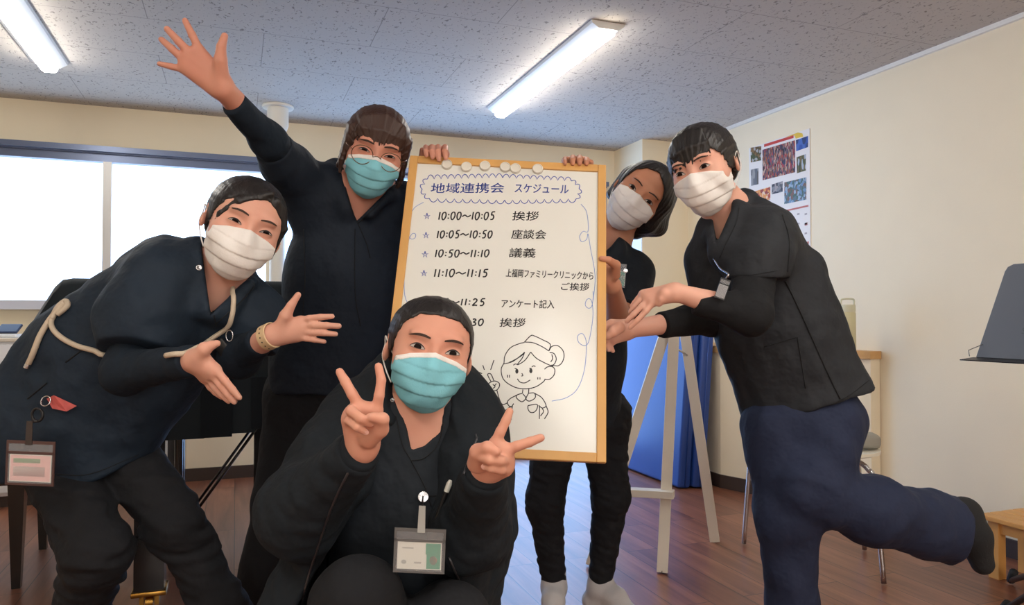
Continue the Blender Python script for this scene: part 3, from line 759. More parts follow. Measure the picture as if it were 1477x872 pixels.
# ================================================================== the crouching person in front
M_SK1 = skin('warm_skin', s2l(220, 166, 142)); M_JKT = cloth('black_fleece', s2l(26, 32, 38), .9); M_SCR = cloth('black_scrub_cotton', s2l(28, 34, 41), .75)
M_TRS = cloth('black_trouser_cloth', s2l(25, 26, 30), .85); M_NAVY = cloth('navy_trouser_cloth', s2l(34, 42, 66), .8)
M_MET = mat('polished_metal', (.6, .6, .62), .25, metal=1); M_ZIP = mat('dark_zip_teeth', (.10, .10, .11), .4, metal=.8)
def build_w1():
    P0 = globals()['P']; P = lambda x, y, d: P0(x, y, d*.937)
    seq = lambda pts, d: [P(q[0], q[1], d+(q[2] if len(q) > 2 else 0)) for q in pts]
    cam_poly_ = lambda pxs, d, a, b: cam_poly(pxs, d*.937, a, b)
    hd = Head(P(619, 509, 1.47), yaw=7, pitch=2, roll=11, size=.955, wide=1.09)
    body = Sd(); sk = hd.skull(); body.grp(sk, .01)
    nb = P(606, 622, 1.50); chest = P(596, 700, 1.50); pel = P(588, 880, 1.66); fwd = unit(CAM-chest)
    body.cone(hd.L(0, .018, -.05), nb, .050, .054, .02); body.cone(nb, chest, .07, .12, .05, fwd, .6); body.cone(chest, pel, .13, .13, .05, fwd, .6)
    body.cone(P(545, 612, 1.50), P(660, 622, 1.50), .045, .045, .04)
    sl, el, wl = P(512, 612, 1.51), P(430, 742, 1.34), P(524, 646, 1.20)
    sr, er, wr = P(676, 628, 1.51), P(680, 764, 1.36), P(700, 676, 1.21)
    for a, b, c in ((sl, el, wl), (sr, er, wr)): body.chain([a, b, c], [.045, .036, .021], .02)
    kl, kr = P(515, 868, 1.24), P(650, 905, 1.28); al = V(kl[0]-.03, kl[1]+.22, .08); ar = V(kr[0]+.02, kr[1]+.22, .08)
    hl, hr = pel-_r*.08, pel+_r*.08
    for h, k_, a in ((hl, kl, al), (hr, kr, ar)):
        body.chain([h, k_, a], [.065, .05, .034], .02)
        t = a-V(_f[0], _f[1], 0)*.15; t[2] = .03; foot(body, a, t)
    # hands making the V sign
    d = 1.17
    F1 = [seq([(543, 592, .0), (547, 570, -.006), (550, 548, -.004), (546, 528, 0)], d),      # index
          seq([(520, 588, 0), (508, 568, -.006), (498, 550, -.004), (490, 536, 0)], d),    # middle
          seq([(509, 594, .004), (506, 592, -.032), (520, 603, -.046), (533, 610, -.036)], d),
          seq([(503, 606, .008), (503, 606, -.026), (515, 616, -.042), (526, 622, -.034)], d)]
    hand(body, wl, F1, seq([(532, 632, .0), (548, 618, -.018), (552, 604, -.034), (536, 601, -.044)], d), r=.0080, palm=.0115)
    F2 = [seq([(714, 640, 0), (722, 622, -.004), (730, 606, -.003), (735, 593, 0)], d),
          seq([(728, 650, 0), (746, 643, -.004), (764, 637, -.003), (780, 631, 0)], d),
          seq([(731, 664, .006), (722, 664, -.028), (706, 663, -.040), (696, 661, -.030)], d),
          seq([(729, 677, .010), (722, 678, -.020), (708, 675, -.034), (700, 673, -.028)], d)]
    hand(body, wr, F2, seq([(688, 668, .004), (690, 652, -.016), (703, 645, -.034), (716, 651, -.040)], d), r=.0080, palm=.0115)
    person = sd_obj('person', body, M_SK1, None, .0027)
    tag(person, 'crouching person in a black hooded jacket and blue mask making two V signs in front', 'person')
    nails([(F1[2][3], F1[2][2]), (F1[3][3], F1[3][2]), (F2[2][3], F2[2][2]), (F2[3][3], F2[3][2])], person)
    hd.eyes(sk, person, opn=.0088, smile=.45, browz=.029, bw=.0050)
    hd.mask(person, True)
    hl_ = [(-0.062, -0.12), (-0.0665, -0.01), (-0.0655, 0.02), (-0.057, 0.05), (-0.034, 0.07), (-0.004, 0.0735), (0.034, 0.07), (0.057, 0.052), (0.0655, 0.02), (0.0665, -0.01), (0.062, -0.12)]
    hair = hd.hair(person, hl_, extra=lambda g: hd.ell(g, (0, .115, .02), (.035, .03, .04), .02), front=.028)
    # scrub top
    g = Sd()
    g.cone(P(604, 640, 1.49), P(596, 720, 1.49), .10, .135, .05, fwd, .62); g.cone(P(596, 720, 1.49), P(590, 830, 1.52), .138, .14, .05, fwd, .66); g.cone(P(590, 830, 1.52), P(588, 890, 1.58), .14, .14, .05, fwd, .7)
    g.cone(P(548, 605, 1.51), P(655, 612, 1.51), .05, .05, .05); g.cone(P(566, 590, 1.49), P(560, 606, 1.49), .030, .03, .03); g.cone(P(642, 592, 1.49), P(650, 610, 1.49), .03, .03, .03)
    g.off(waves(3, 34, (1, 1, .5)), .004)
    g.cut(cam_poly_([(572, 545), (584, 600), (593, 649), (612, 643), (634, 623), (640, 590), (638, 545)], 1.42, -.10, .5), .004)
    top = sd_obj('scrub_top', g, M_SCR, person, .004)
    # front band of the V neck
    for nm, pl in (('left', [(571, 566), (577, 592), (588, 640), (594, 651)]), ('right', [(640, 585), (636, 612), (622, 634), (594, 651), (580, 668)])): pass
    # trousers
    t = Sd()
    for h, k_, a in ((hl, kl, al), (hr, kr, ar)): cuffed(t, [h, k_, a], [.09, .066, .05], k=.03)
    t.cone(hl, hr, .1, .1, .04); t.off(waves(8, 30), .004)
    sd_obj('trousers', t, M_TRS, person, .005)
    for a in (al, ar):
        q = Sd(); tt = a-V(_f[0], _f[1], 0)*.15; tt[2] = .033; foot(q, a, tt, .040); sd_obj('sock', q, M_TRS, person, .005)
    # hooded jacket, open in front
    j = Sd()
    j.cone(P(600, 625, 1.53), P(590, 740, 1.53), .165, .19, .06, fwd, .62); j.cone(P(590, 740, 1.53), P(570, 890, 1.56), .185, .20, .06, fwd, .70)
    j.cone(P(528, 610, 1.53), P(668, 622, 1.53), .066, .066, .05)
    j.cone(P(470, 800, 1.42), P(430, 885, 1.40), .07, .075, .06); j.cone(P(655, 800, 1.42), P(645, 890, 1.42), .055, .06, .05)
    j.cut(cam_poly_([(556, 520), (549, 600), (520, 650), (485, 721), (458, 800), (437, 862), (425, 960), (690, 960), (673, 868), (645, 806), (636, 755), (660, 690), (676, 652), (684, 626), (655, 596), (648, 520)], 1.40, -.17, .5), .006)
    # hood lying round the neck
    hood = Sd(); hood.chain([P(562, 606, 1.44), P(549, 584, 1.48), P(556, 572, 1.55), P(608, 576, 1.62), P(660, 590, 1.56), P(676, 610, 1.50), P(676, 632, 1.45)], [.014, .024, .03, .036, .032, .026, .014], .02)
    j.grp(hood, .03)
    cuffed(j, [P(524, 615, 1.52), P(480, 672, 1.44), el, P(518, 652, 1.205)], [.070, .074, .064, .036], k=.05)
    cuffed(j, [P(664, 628, 1.52), P(684, 690, 1.45), er, P(701, 680, 1.215)], [.066, .064, .060, .036], k=.05)
    j.off(waves(21, 30, (1, 1, .6)), .008); j.off(waves(22, 75), .003)
    jk = sd_obj('hooded_jacket', j, M_JKT, person, .004)
    # ribbed cuffs
    for a, b in ((el, P(518, 652, 1.205)), (er, P(701, 680, 1.215))):
        q = Sd(); u = unit(b-a); q.cone(b-u*.025, b+u*.012, .036, .031, .01); q.keep(plane_f(b+u*.008, u), .004); sd_obj('cuff', q, M_JKT, jk, .004)
    return person, hd, g, j
W1, HD1, SD_W1TOP, SD_W1J = build_w1()
# ================================================================== the tall person behind, waving, with glasses
M_SK3 = skin('tan_skin', s2l(208, 152, 130)); M_SCR3 = cloth('dark_blue_black_scrub', s2l(24, 33, 45), .75); M_UND = cloth('black_jersey', s2l(22, 33, 45), .85)
M_WIRE = mat('thin_brass_wire', s2l(120, 92, 70), .3, metal=.9)
M_LENS = None
def lens_mat():
    m = bpy.data.materials.new('clear_lens'); m.use_nodes = True; b = m.node_tree.nodes['Principled BSDF']
    b.inputs['Transmission Weight'].default_value = 1.0; b.inputs['Roughness'].default_value = 0.0; b.inputs['IOR'].default_value = 1.02; b.inputs['Base Color'].default_value = (1, 1, 1, 1); return m
def build_w3():
    hd = Head(P(541, 219, 1.90), yaw=4, pitch=9, roll=16, size=1.01, wide=1.04)
    body = Sd(); sk = hd.skull(); body.grp(sk, .01)
    nb = P(512, 288, 1.97); chest = P(503, 370, 2.01); pel = P(474, 560, 2.06); fwd = unit(CAM-chest)
    body.cone(hd.L(0, .018, -.05), nb, .050, .055, .02); body.cone(nb, chest, .07, .12, .05, fwd, .6); body.cone(chest, pel, .12, .11, .05, fwd, .6)
    sl, el, wl = P(450, 268, 1.96), P(388, 203, 1.76), P(323, 129, 1.60)
    sr, er, wr = P(585, 292, 2.03), P(640, 360, 2.06), P(628, 244, 1.945)
    body.cone(sl, sr, .045, .045, .05)
    body.chain([sl, el, wl], [.045, .034, .0235], .02); body.chain([sr, er, wr], [.042, .034, .022], .02)
    hl, hr = P(432, 575, 2.05), P(492, 580, 2.05); kl, kr = P(400, 725, 1.99), P(487, 745, 1.99); al, ar = P(352, 935, 2.0), P(462, 940, 2.02)
    al[2] = ar[2] = .085
    for h, k_, a in ((hl, kl, al), (hr, kr, ar)):
        body.chain([h, k_, a], [.065, .048, .034], .02); t = a-V(_f[0], _f[1], 0)*.14; t[2] = .03; foot(body, a, t)
    d = 1.575
    hand(body, wl, [seq([(288, 72, 0), (277, 50, -.006), (267, 30, 0)], d), seq([(274, 77, -.002), (257, 59, -.010), (241, 42, -.006)], d),
                    seq([(266, 87, 0), (248, 70.5, -.008), (233, 57, -.004)], d), seq([(266, 100, .004), (247, 96, 0), (230, 92, 0)], d)],
         seq([(320, 115, .012), (318, 87, -.006), (319, 68, -.014), (324, 52, -.016)], d), r=.0083, palm=.0120, s=1.03)
    hand(body, wr, [seq([(q, 222, 1.925-d), (q-1, 212, 1.895-d), (q-1, 218, 1.852-d), (q, 228+dy, 1.845-d)], d) for q, dy in ((643, 0), (633, 2), (624, -1), (615, -4))],
         seq([(618, 240, 1.94-d), (609, 226, 1.925-d), (609, 216, 1.91-d)], d), r=.0078, palm=.0115)
    person = sd_obj('person', body, M_SK3, None, .0028)
    tag(person, 'person with brown fringe, round glasses and blue mask, waving one raised hand', 'person')
    hd.eyes(sk, person, opn=.0054, smile=1.0, browz=.030)
    hd.mask(person, True)
    # glasses
    g = MB(); lm = MB()
    for q in (-1, 1):
        ring = [hd.L(q*.0335+.0245*math.cos(a), -.108+.012*abs(math.cos(a)), .002+.0225*math.sin(a)) for a in np.linspace(0, 2*np.pi, 29)[:-1]]
        g.tube(ring, .0011, 6, closed=True)
        g.tube([hd.L(q*.057, -.096, .008), hd.L(q*.072, -.06, .010), hd.L(q*.077, .0, .010), hd.L(q*.078, .03, -.004)], .0009, 6)
        lm.poly(ring)
    g.tube(smoothpath([hd.L(-.010, -.108, .004), hd.L(0, -.110, .008), hd.L(.010, -.108, .004)], 5), .0011, 6)
    gl = g.build('glasses', M_WIRE, person, smooth=True)
    # hair: fringe to the brows, side strands, tied back
    hl_ = [(-.054, -.12), (-.059, -.01), (-.055, .030), (-.040, .050), (-.010, .058), (.020, .054), (.044, .044), (.056, .024), (.060, -.01), (.054, -.12)]
    def ex(g_):
        xs = np.linspace(-.060, .062, 21)
        hd.fringe(g_, [(x*.75, .100-abs(x)*.25) for x in xs], [(x*1.02-.002, .034-abs(x)*.10+.003*math.sin(i*2.3)) for i, x in enumerate(xs)])
        for q in (-1, 1):
            for i in range(3): hd.cone(g_, (q*(.066+.002*i), -.036+.014*i, .05), (q*(.073+.001*i), -.040+.014*i, -.035-.01*i), .011, .007, .008); hd.cone(g_, (q*(.073+.001*i), -.040+.014*i, -.035-.01*i), (q*(.070-.003*i), -.042+.012*i, -.085+.012*i), .007, .002, .006)
        hd.ell(g_, (0, .10, .02), (.045, .035, .05), .03)
    g2 = Sd(); hd.ell(g2, (0, .022, .036), (.0785, .0955, .080)); hd.ell(g2, (0, -.018, .020), (.071, .069, .0895), .02); hd.ell(g2, (0, .03, .0), (.074, .084, .07), .02)
    g2.cut(hd.frame_poly(hl_, -.3, .025), .004)
    ex(g2); g2.keep(plane_f(hd.L(0, .035, -.09), hd.R@V(0, -.25, -1)), .01); hd.grooves(g2, 30, .0010)
    sd_obj('hair', g2, M_HAIRB, person, .0025)
    # scrub top
    t = Sd()
    t.cone(P(505, 320, 2.0), P(503, 400, 2.02), .125, .152, .06, fwd, .66); t.cone(P(503, 400, 2.02), P(487, 520, 2.04), .152, .160, .06, fwd, .72); t.cone(P(487, 520, 2.04), P(480, 600, 2.04), .160, .16, .06, fwd, .72)
    t.cone(P(458, 290, 1.98), P(592, 300, 2.04), .062, .06, .06); t.cone(P(474, 262, 1.97), P(455, 275, 1.97), .040, .05, .04); t.cone(P(550, 286, 2.0), P(575, 292, 2.02), .035, .045, .04)
    t.chain([P(478, 250, 1.935), P(484, 246, 1.99), P(515, 262, 2.05), P(552, 272, 2.03), P(566, 282, 1.96)], [.022, .026, .028, .026, .022], .02)
    t.cone(P(486, 262, 1.92), P(500, 300, 1.91), .018, .020, .03); t.cone(P(556, 285, 1.93), P(535, 305, 1.91), .018, .02, .03)
    t.keep(plane_f(P(455, 566, 2.03), (0, 0, -1)), .006)
    cuffed(t, [P(456, 290, 1.97), P(418, 240, 1.86), P(395, 213, 1.785)], [.080, .056, .044], k=.04)
    cuffed(t, [P(585, 300, 2.04), P(625, 345, 2.06)], [.06, .05], k=.04)
    t.off(waves(31, 30, (1, 1, .5)), .005)
    t.cut(cam_poly([(492, 232), (498, 264), (507, 296), (514.5, 318), (527, 306), (541, 292), (556, 278), (556, 232)], 1.95, -.10, .4), .004)
    top = sd_obj('scrub_top', t, M_SCR3, person, .0045)
    u = Sd(); cuffed(u, [P(430, 252, 1.9), el, P(336, 148, 1.628)], [.046, .038, .029], k=.03); u.off(waves(33, 70), .0015)
    sd_obj('sleeve', u, M_UND, person, .004)
    u = Sd(); cuffed(u, [P(615, 330, 2.05), er, P(630, 270, 1.97)], [.046, .040, .030], k=.03); sd_obj('sleeve', u, M_UND, person, .005)
    r = Sd()
    for h, k_, a in ((hl, kl, al+V(0, 0, .02)), (hr, kr, ar+V(0, 0, .02))): cuffed(r, [h, k_, a], [.088, .062, .050], k=.03)
    r.cone(P(440, 565, 2.05), P(490, 565, 2.05), .10, .10, .05); r.off(waves(35, 34), .004)
    sd_obj('trousers', r, M_TRS, person, .005)
    for a in (al, ar):
        q = Sd(); tt = a-V(_f[0], _f[1], 0)*.14; tt[2] = .033; foot(q, a, tt, .040); sd_obj('sock', q, M_TRS, person, .005)
    return person, hd
W3, HD3 = build_w3()
# ================================================================== the person on the left, leaning in with both hands out
M_SK2 = skin('fair_skin', s2l(224, 174, 152)); M_SCR2 = cloth('blue_black_scrub', s2l(28, 41, 55), .72)
M_STRAP = mat('beige_watch_strap', s2l(224, 194, 152), .55); M_WF = mat('watch_glass', s2l(200, 190, 170), .2, metal=.3)
def build_w2():
    hd = Head(P(351, 328, 1.60), yaw=9, pitch=3, roll=23, size=1.0, wide=1.07)
    body = Sd(); sk = hd.skull(); body.grp(sk, .01)
    nb = P(308, 412, 1.68); chest = P(240, 465, 1.70); pel = P(110, 640, 1.74); fwd = unit(CAM-chest)
    body.cone(hd.L(0, .018, -.05), nb, .049, .055, .02); body.cone(nb, chest, .08, .11, .05, fwd, .6); body.cone(chest, pel, .12, .12, .05, fwd, .6)
    sl, el, wl = P(228, 408, 1.60), P(180, 536, 1.52), P(284, 519, 1.37)
    sr, er, wr = P(374, 448, 1.72), P(346, 515, 1.64), P(391, 484, 1.52)
    body.cone(sl, sr, .04, .04, .05)
    body.chain([sl, el, wl], [.043, .034, .020], .02); body.chain([sr, er, wr], [.042, .034, .0205], .02)
    hl, hr = P(82, 660, 1.72), P(174, 648, 1.74); kl, kr = P(141, 796, 1.56), P(258, 762, 1.66); al, ar = P(85, 1010, 1.78), P(405, 1010, 1.72)
    al[2] = ar[2] = .085
    for h, k_, a in ((hl, kl, al), (hr, kr, ar)):
        body.chain([h, k_, a], [.06, .048, .033], .02); t = a-V(_f[0], _f[1], 0)*.12+V(_r[0], _r[1], 0)*.07; t[2] = .03; foot(body, a, t)
    d = 1.52
    hand(body, wr, [seq([(433, 462, 0), (446, 459, -.008), (462, 457, -.010), (479, 456, -.006)], d), seq([(437, 470, 0), (452, 469, -.010), (471, 469, -.012), (489, 470, -.006)], d),
                    seq([(435, 478, 0), (450, 479, -.008), (467, 480, -.010), (484, 481.5, -.004)], d), seq([(429, 486, .003), (441, 488, -.004), (454, 490, -.006), (468, 492.5, 0)], d)],
         seq([(404, 474, -.004), (412, 455, -.016), (420, 440, -.020), (430, 425, -.020)], d), r=.0074, palm=.0112, s=1.0)
    d = 1.36
    hand(body, wl, [seq([(311, 532, 0), (324, 548, -.004), (335, 561, -.002), (345, 573, .002)], d), seq([(306, 538, .006), (318, 555, .002), (328, 568, .004), (338, 579, .008)], d),
                    seq([(300, 542, .018), (311, 559, .016), (320, 569, .018), (330, 578, .022)], d), seq([(294, 544, .032), (303, 558, .030), (311, 566, .032), (320, 573, .034)], d)],
         seq([(287, 513, -.006), (295, 503, -.014), (304, 498, -.014), (313, 495, -.010)], d), r=.0076, palm=.0112)
    person = sd_obj('person', body, M_SK2, None, .0028)
    tag(person, 'person in white mask leaning in from the left with both palms held out', 'person')
    hd.eyes(sk, person, opn=.0060, smile=1.0, browz=.031, bw=.0046)
    hd.mask(person, False)
    hl_ = [(-0.062, -0.12), (-0.0655, -0.01), (-0.064, 0.02), (-0.054, 0.046), (-0.024, 0.062), (0.014, 0.074), (0.032, 0.064), (0.054, 0.044), (0.063, 0.02), (0.0645, -0.03), (0.062, -0.12)]
    def ex(g):
        hd.ell(g, (0, .115, .0), (.04, .035, .045), .02)
        for i in range(2):
            o = .004*i
            hd.cone(g, (.014-o, -.062+o, .090), (-.034-o*1.2, -.070+o*.8, .050+o), .006, .004, .006); hd.cone(g, (-.034-o*1.2, -.070+o*.8, .050+o), (-.057-o*.8, -.056+o, .012), .004, .003, .005); hd.cone(g, (-.057-o*.8, -.056+o, .012), (-.058-o*.5, -.058+o, -.030+o), .003, .001, .003)
        for i in range(4):
            o = .004*i; hd.cone(g, (.030+o*1.5, -.055+o, .080-o), (.063+o*.5, -.034+o, .03), .009, .008, .006); hd.cone(g, (.063+o*.5, -.034+o, .03), (.070, -.022+o, -.04+o), .008, .002, .005)
    hd.hair(person, hl_, extra=ex, front=.028)
    t = Sd()
    t.cone(P(243, 445, 1.70), P(168, 520, 1.72), .145, .166, .06, fwd, .72); t.cone(P(168, 520, 1.72), P(98, 605, 1.74), .166, .165, .06, fwd, .75); t.cone(P(98, 605, 1.74), P(60, 690, 1.74), .165, .17, .06, fwd, .75)
    t.cone(P(130, 630, 1.70), P(160, 700, 1.70), .11, .10, .06, fwd, .8)
    t.cone(P(296, 382, 1.66), P(240, 400, 1.66), .045, .075, .05); t.cone(P(346, 430, 1.70), P(378, 452, 1.72), .042, .048, .04); t.cone(P(300, 455, 1.67), P(350, 450, 1.70), .07, .07, .06)
    t.cone(P(290, 470, 1.68), P(186, 590, 1.70), .080, .075, .06, fwd, .8)
    t.chain([P(296, 372, 1.60), P(286, 366, 1.66), P(305, 372, 1.74), P(350, 396, 1.74), P(364, 408, 1.66)], [.018, .026, .028, .024, .018], .02)
    t.cone(P(294, 392, 1.59), P(302, 446, 1.575), .016, .022, .03); t.cone(P(360, 410, 1.63), P(322, 448, 1.60), .016, .022, .03)
    t.keep(plane_f(P(120, 690, 1.66), -_u), .006); t.keep(plane_f(P(187, 669, 1.66), -_u*.85+_r*.525), .006)
    cuffed(t, [P(232, 408, 1.60), P(205, 460, 1.56), P(196, 505, 1.53)], [.085, .080, .068], k=.05)
    cuffed(t, [P(378, 450, 1.72), P(366, 480, 1.70), P(360, 500, 1.69)], [.050, .053, .052], k=.04)
    t.off(waves(41, 30, (1, 1, .6)), .008); t.off(waves(42, 75), .0028)
    t.cut(cam_poly([(290, 352), (297, 400), (304, 452), (328, 430), (356, 398), (350, 352)], 1.62, -.10, .4), .004)
    sd_obj('scrub_top', t, M_SCR2, person, .0045)
    u = Sd(); cuffed(u, [P(200, 480, 1.56), el, P(276, 520, 1.382)], [.046, .042, .030], k=.03); u.off(waves(43, 70), .002); sd_obj('sleeve', u, M_UND, person, .004)
    u = Sd(); cuffed(u, [P(364, 480, 1.70), er, P(376, 491, 1.555)], [.044, .042, .030], k=.03); sd_obj('sleeve', u, M_UND, person, .004)
    r = Sd()
    cuffed(r, [hl, kl, al+V(0, 0, .03)], [.078, .064, .05], k=.03, end=.012); cuffed(r, [hr, kr, P(316, 872, 1.68), ar+V(0, 0, .03)], [.074, .059, .052, .045], k=.03, end=.012)
    r.cone(hl, hr-_u*-.03, .085, .078, .02); r.off(waves(45, 45, (1, 1, 2)), .006); r.off(waves(46, 120, (.4, .4, 2)), .003)
    sd_obj('trousers', r, M_TRS, person, .0045)
    for a in (al, ar):
        q = Sd(); tt = a-V(_f[0], _f[1], 0)*.12+V(_r[0], _r[1], 0)*.07; tt[2] = .033; foot(q, a, tt, .040); sd_obj('sock', q, M_TRS, person, .005)
    # wristwatch
    ax = unit(P(413, 474, 1.52)-P(372, 492, 1.56)); c = wr-ax*.004; n1 = unit(CAM-c); n1 = unit(n1-ax*(n1@ax)); n2 = np.cross(ax, n1)
    ring = [c+(n1*math.cos(a)*.0235+n2*math.sin(a)*.0250) for a in np.linspace(0, 2*np.pi, 33)[:-1]]
    mb = MB(); A = [[mb.bm.verts.new(p+ax*o+(p-c)*e) for p in ring] for o, e in ((-.012, 0), (-.011, .09), (.011, .09), (.012, 0))]
    for q in range(4):
        X, Y = A[q], A[(q+1) % 4]
        for i in range(32): mb.bm.faces.new((X[i], X[(i+1) % 32], Y[(i+1) % 32], Y[i]))
    wt = mb.build('wristwatch', M_STRAP, person, smooth=True, auto=40)
    b2 = MB()
    for a in np.linspace(-.9, .9, 6): p = c+n1*math.cos(a)*.0262+n2*math.sin(a)*.0278; b2.lathe([(.0, .0006), (.0016, .0006), (.0016, 0)], p, 8, unit(p-c))
    b2.build('strap_hole', mat('dark_hole', (.05, .04, .03), .8), wt)
    MB().lathe([(0, .010), (.014, .010), (.016, .007), (.016, 0), (0, 0)], c-n1*.022, 24, -n1).build('watch_case', M_WF, wt, auto=40)
    return person, hd
W2, HD2 = build_w2()
# ================================================================== the person peeking out from behind the whiteboard
M_SK4 = skin('deep_tan_skin', s2l(200, 146, 116)); M_SOCK = mat('pale_grey_sock', s2l(196, 192, 192), .9, bump=.2, bscale=200)
def build_w4():
    hd = Head(P(923, 284, 2.13), yaw=-2, pitch=3, roll=42, size=.985, wide=1.02)
    body = Sd(); sk = hd.skull(); body.grp(sk, .01)
    nb = P(866, 372, 2.18); chest = P(856, 430, 2.22); pel = P(840, 590, 2.42); fwd = unit(CAM-chest)
    body.cone(hd.L(0, .018, -.05), nb, .048, .055, .02); body.cone(nb, chest, .07, .10, .05, fwd, .6); body.cone(chest, pel, .10, .11, .05, fwd, .6)
    sr, er, wr = P(911, 394, 2.14), P(893, 462, 2.00), P(883, 412, 1.845)
    sl, el, wl = P(806, 378, 2.2), P(800, 330, 2.05), P(831, 252, 1.95)
    body.cone(sl, sr, .04, .04, .05); body.chain([sr, er, wr], [.042, .035, .021], .02); body.chain([sl, el, wl], [.04, .033, .021], .02)
    hl, hr = P(805, 600, 2.42), P(868, 600, 2.42); kl, kr = P(786, 725, 2.40), P(881, 715, 2.40); al, ar = P(799, 850, 2.45), P(866, 845, 2.45); al[2] = ar[2] = .09
    tl, tr = P(797, 900, 2.33), P(912, 888, 2.36); tl[2] = tr[2] = .03
    for h, k_, a, t in ((hl, kl, al, tl), (hr, kr, ar, tr)): body.chain([h, k_, a], [.06, .045, .030], .02); foot(body, a, t, .034)
    d = 1.80
    bd = 1.79
    hand(body, wr, [seq([(876, 386+7*i, bd+.028-d), (866, 384+7*i, bd+.030-d), (856, 384+7*i, bd+.030-d)], d) for i in range(4)],
         seq([(887, 396, bd+.02-d), (888, 382, bd-.005-d), (878, 375, bd-.030-d), (867, 372.5, bd-.036-d)], d), r=.0076, palm=.0105)
    hand(body, wl, [seq([(q, 232, 1.93-d), (q, 224+dy, 1.905-d), (q, 228+dy, 1.862-d), (q, 236, 1.852-d)], d) for q, dy in ((846, 6), (836, 3), (826, 3), (815, 5))],
         seq([(840, 250, 1.95-d), (850, 240, 1.93-d), (853, 234, 1.92-d)], d), r=.0078, palm=.0108)
    person = sd_obj('person', body, M_SK4, None, .003)
    tag(person, 'person with a black bob and white mask peeking out from behind the whiteboard', 'person')
    hd.eyes(sk, person, opn=.0085, smile=.3, browz=.030, bw=.0042)
    hd.mask(person, False, ztop=-.006, top=.006, zbot=-.074)
    hl_ = [(-0.058, -0.13), (-0.065, -0.03), (-0.066, 0.02), (-0.058, 0.052), (-0.038, 0.075), (-0.004, 0.088), (0.03, 0.07), (0.05, 0.044), (0.055, 0.015), (0.053, -0.03), (0.047, -0.13)]
    g = Sd(); hd.ell(g, (0, .022, .036), (.079, .096, .0785)); hd.ell(g, (0, -.018, .020), (.0705, .0675, .0885), .02); hd.ell(g, (0, .03, .0), (.075, .085, .075), .02)
    hd.cone(g, (.062, -.010, .03), (.070, .0, -.04), .026, .024, .03); hd.cone(g, (.070, .0, -.04), (.060, .020, -.085), .026, .020, .02)
    hd.cone(g, (-.062, .03, .02), (-.066, .045, -.05), .024, .018, .03); hd.cone(g, (0, .07, -.01), (.01, .07, -.08), .06, .045, .03)
    g.cone(P(962, 285, 2.16), P(948, 326, 2.17), .024, .026, .03); g.cone(P(948, 326, 2.17), P(914, 336, 2.19), .026, .014, .02)
    g.cut(hd.frame_poly(hl_, -.3, .012), .005); hd.grooves(g, 34, .0010, 'down')
    sd_obj('hair', g, M_HAIR, person, .003)
    t = Sd()
    t.cone(P(862, 410, 2.2), P(852, 520, 2.3), .115, .095, .05, fwd, .7); t.cone(P(852, 520, 2.3), P(842, 620, 2.42), .095, .122, .05, fwd, .8)
    t.cone(sl, sr, .058, .056, .05); t.cone(P(888, 376, 2.14), P(905, 388, 2.14), .035, .045, .04); t.cone(P(846, 368, 2.2), P(830, 375, 2.2), .035, .045, .04)
    t.chain([P(889, 352, 2.08), P(893, 356, 2.16), P(872, 352, 2.25), P(848, 356, 2.22), P(842, 366, 2.14)], [.018, .026, .028, .024, .018], .02)
    t.cone(P(890, 364, 2.08), P(872, 384, 2.09), .022, .026, .03); t.cone(P(846, 376, 2.10), P(866, 388, 2.09), .022, .026, .03); t.cone(P(868, 392, 2.10), P(862, 430, 2.14), .05, .08, .04)
    t.keep(plane_f(P(870, 614, 2.38), (0, 0, -1)), .006)
    cuffed(t, [P(909, 396, 2.14), P(906, 425, 2.09), P(902, 452, 2.03)], [.058, .056, .052], k=.04)
    cuffed(t, [sl, P(802, 350, 2.1)], [.055, .05], k=.04)
    t.off(waves(51, 30, (1, 1, .5)), .004)
    t.cut(cam_poly([(846, 320), (848, 358), (866, 368), (882, 354), (893, 340), (888, 320)], 2.15, -.08, .3), .004)
    sd_obj('scrub_top', t, M_SCR, person, .0045)
    r = Sd()
    for h, k_, a in ((hl, kl, al+V(0, 0, .015)), (hr, kr, ar+V(0, 0, .015))): cuffed(r, [h, k_, a], [.082, .059, .039], k=.03, end=.012)
    r.cone(hl, hr, .09, .09, .05); r.off(waves(55, 70, (1, 1, 1.5)), .0035)
    sd_obj('trousers', r, M_TRS, person, .0045)
    for a, tt in ((al, tl), (ar, tr)):
        q = Sd(); foot(q, a, tt+V(0, 0, .003), .038); q.cone(a, a+V(0, 0, .05), .038, .040, .02); sd_obj('sock', q, M_SOCK, person, .004)
    return person, hd
W4, HD4 = build_w4()
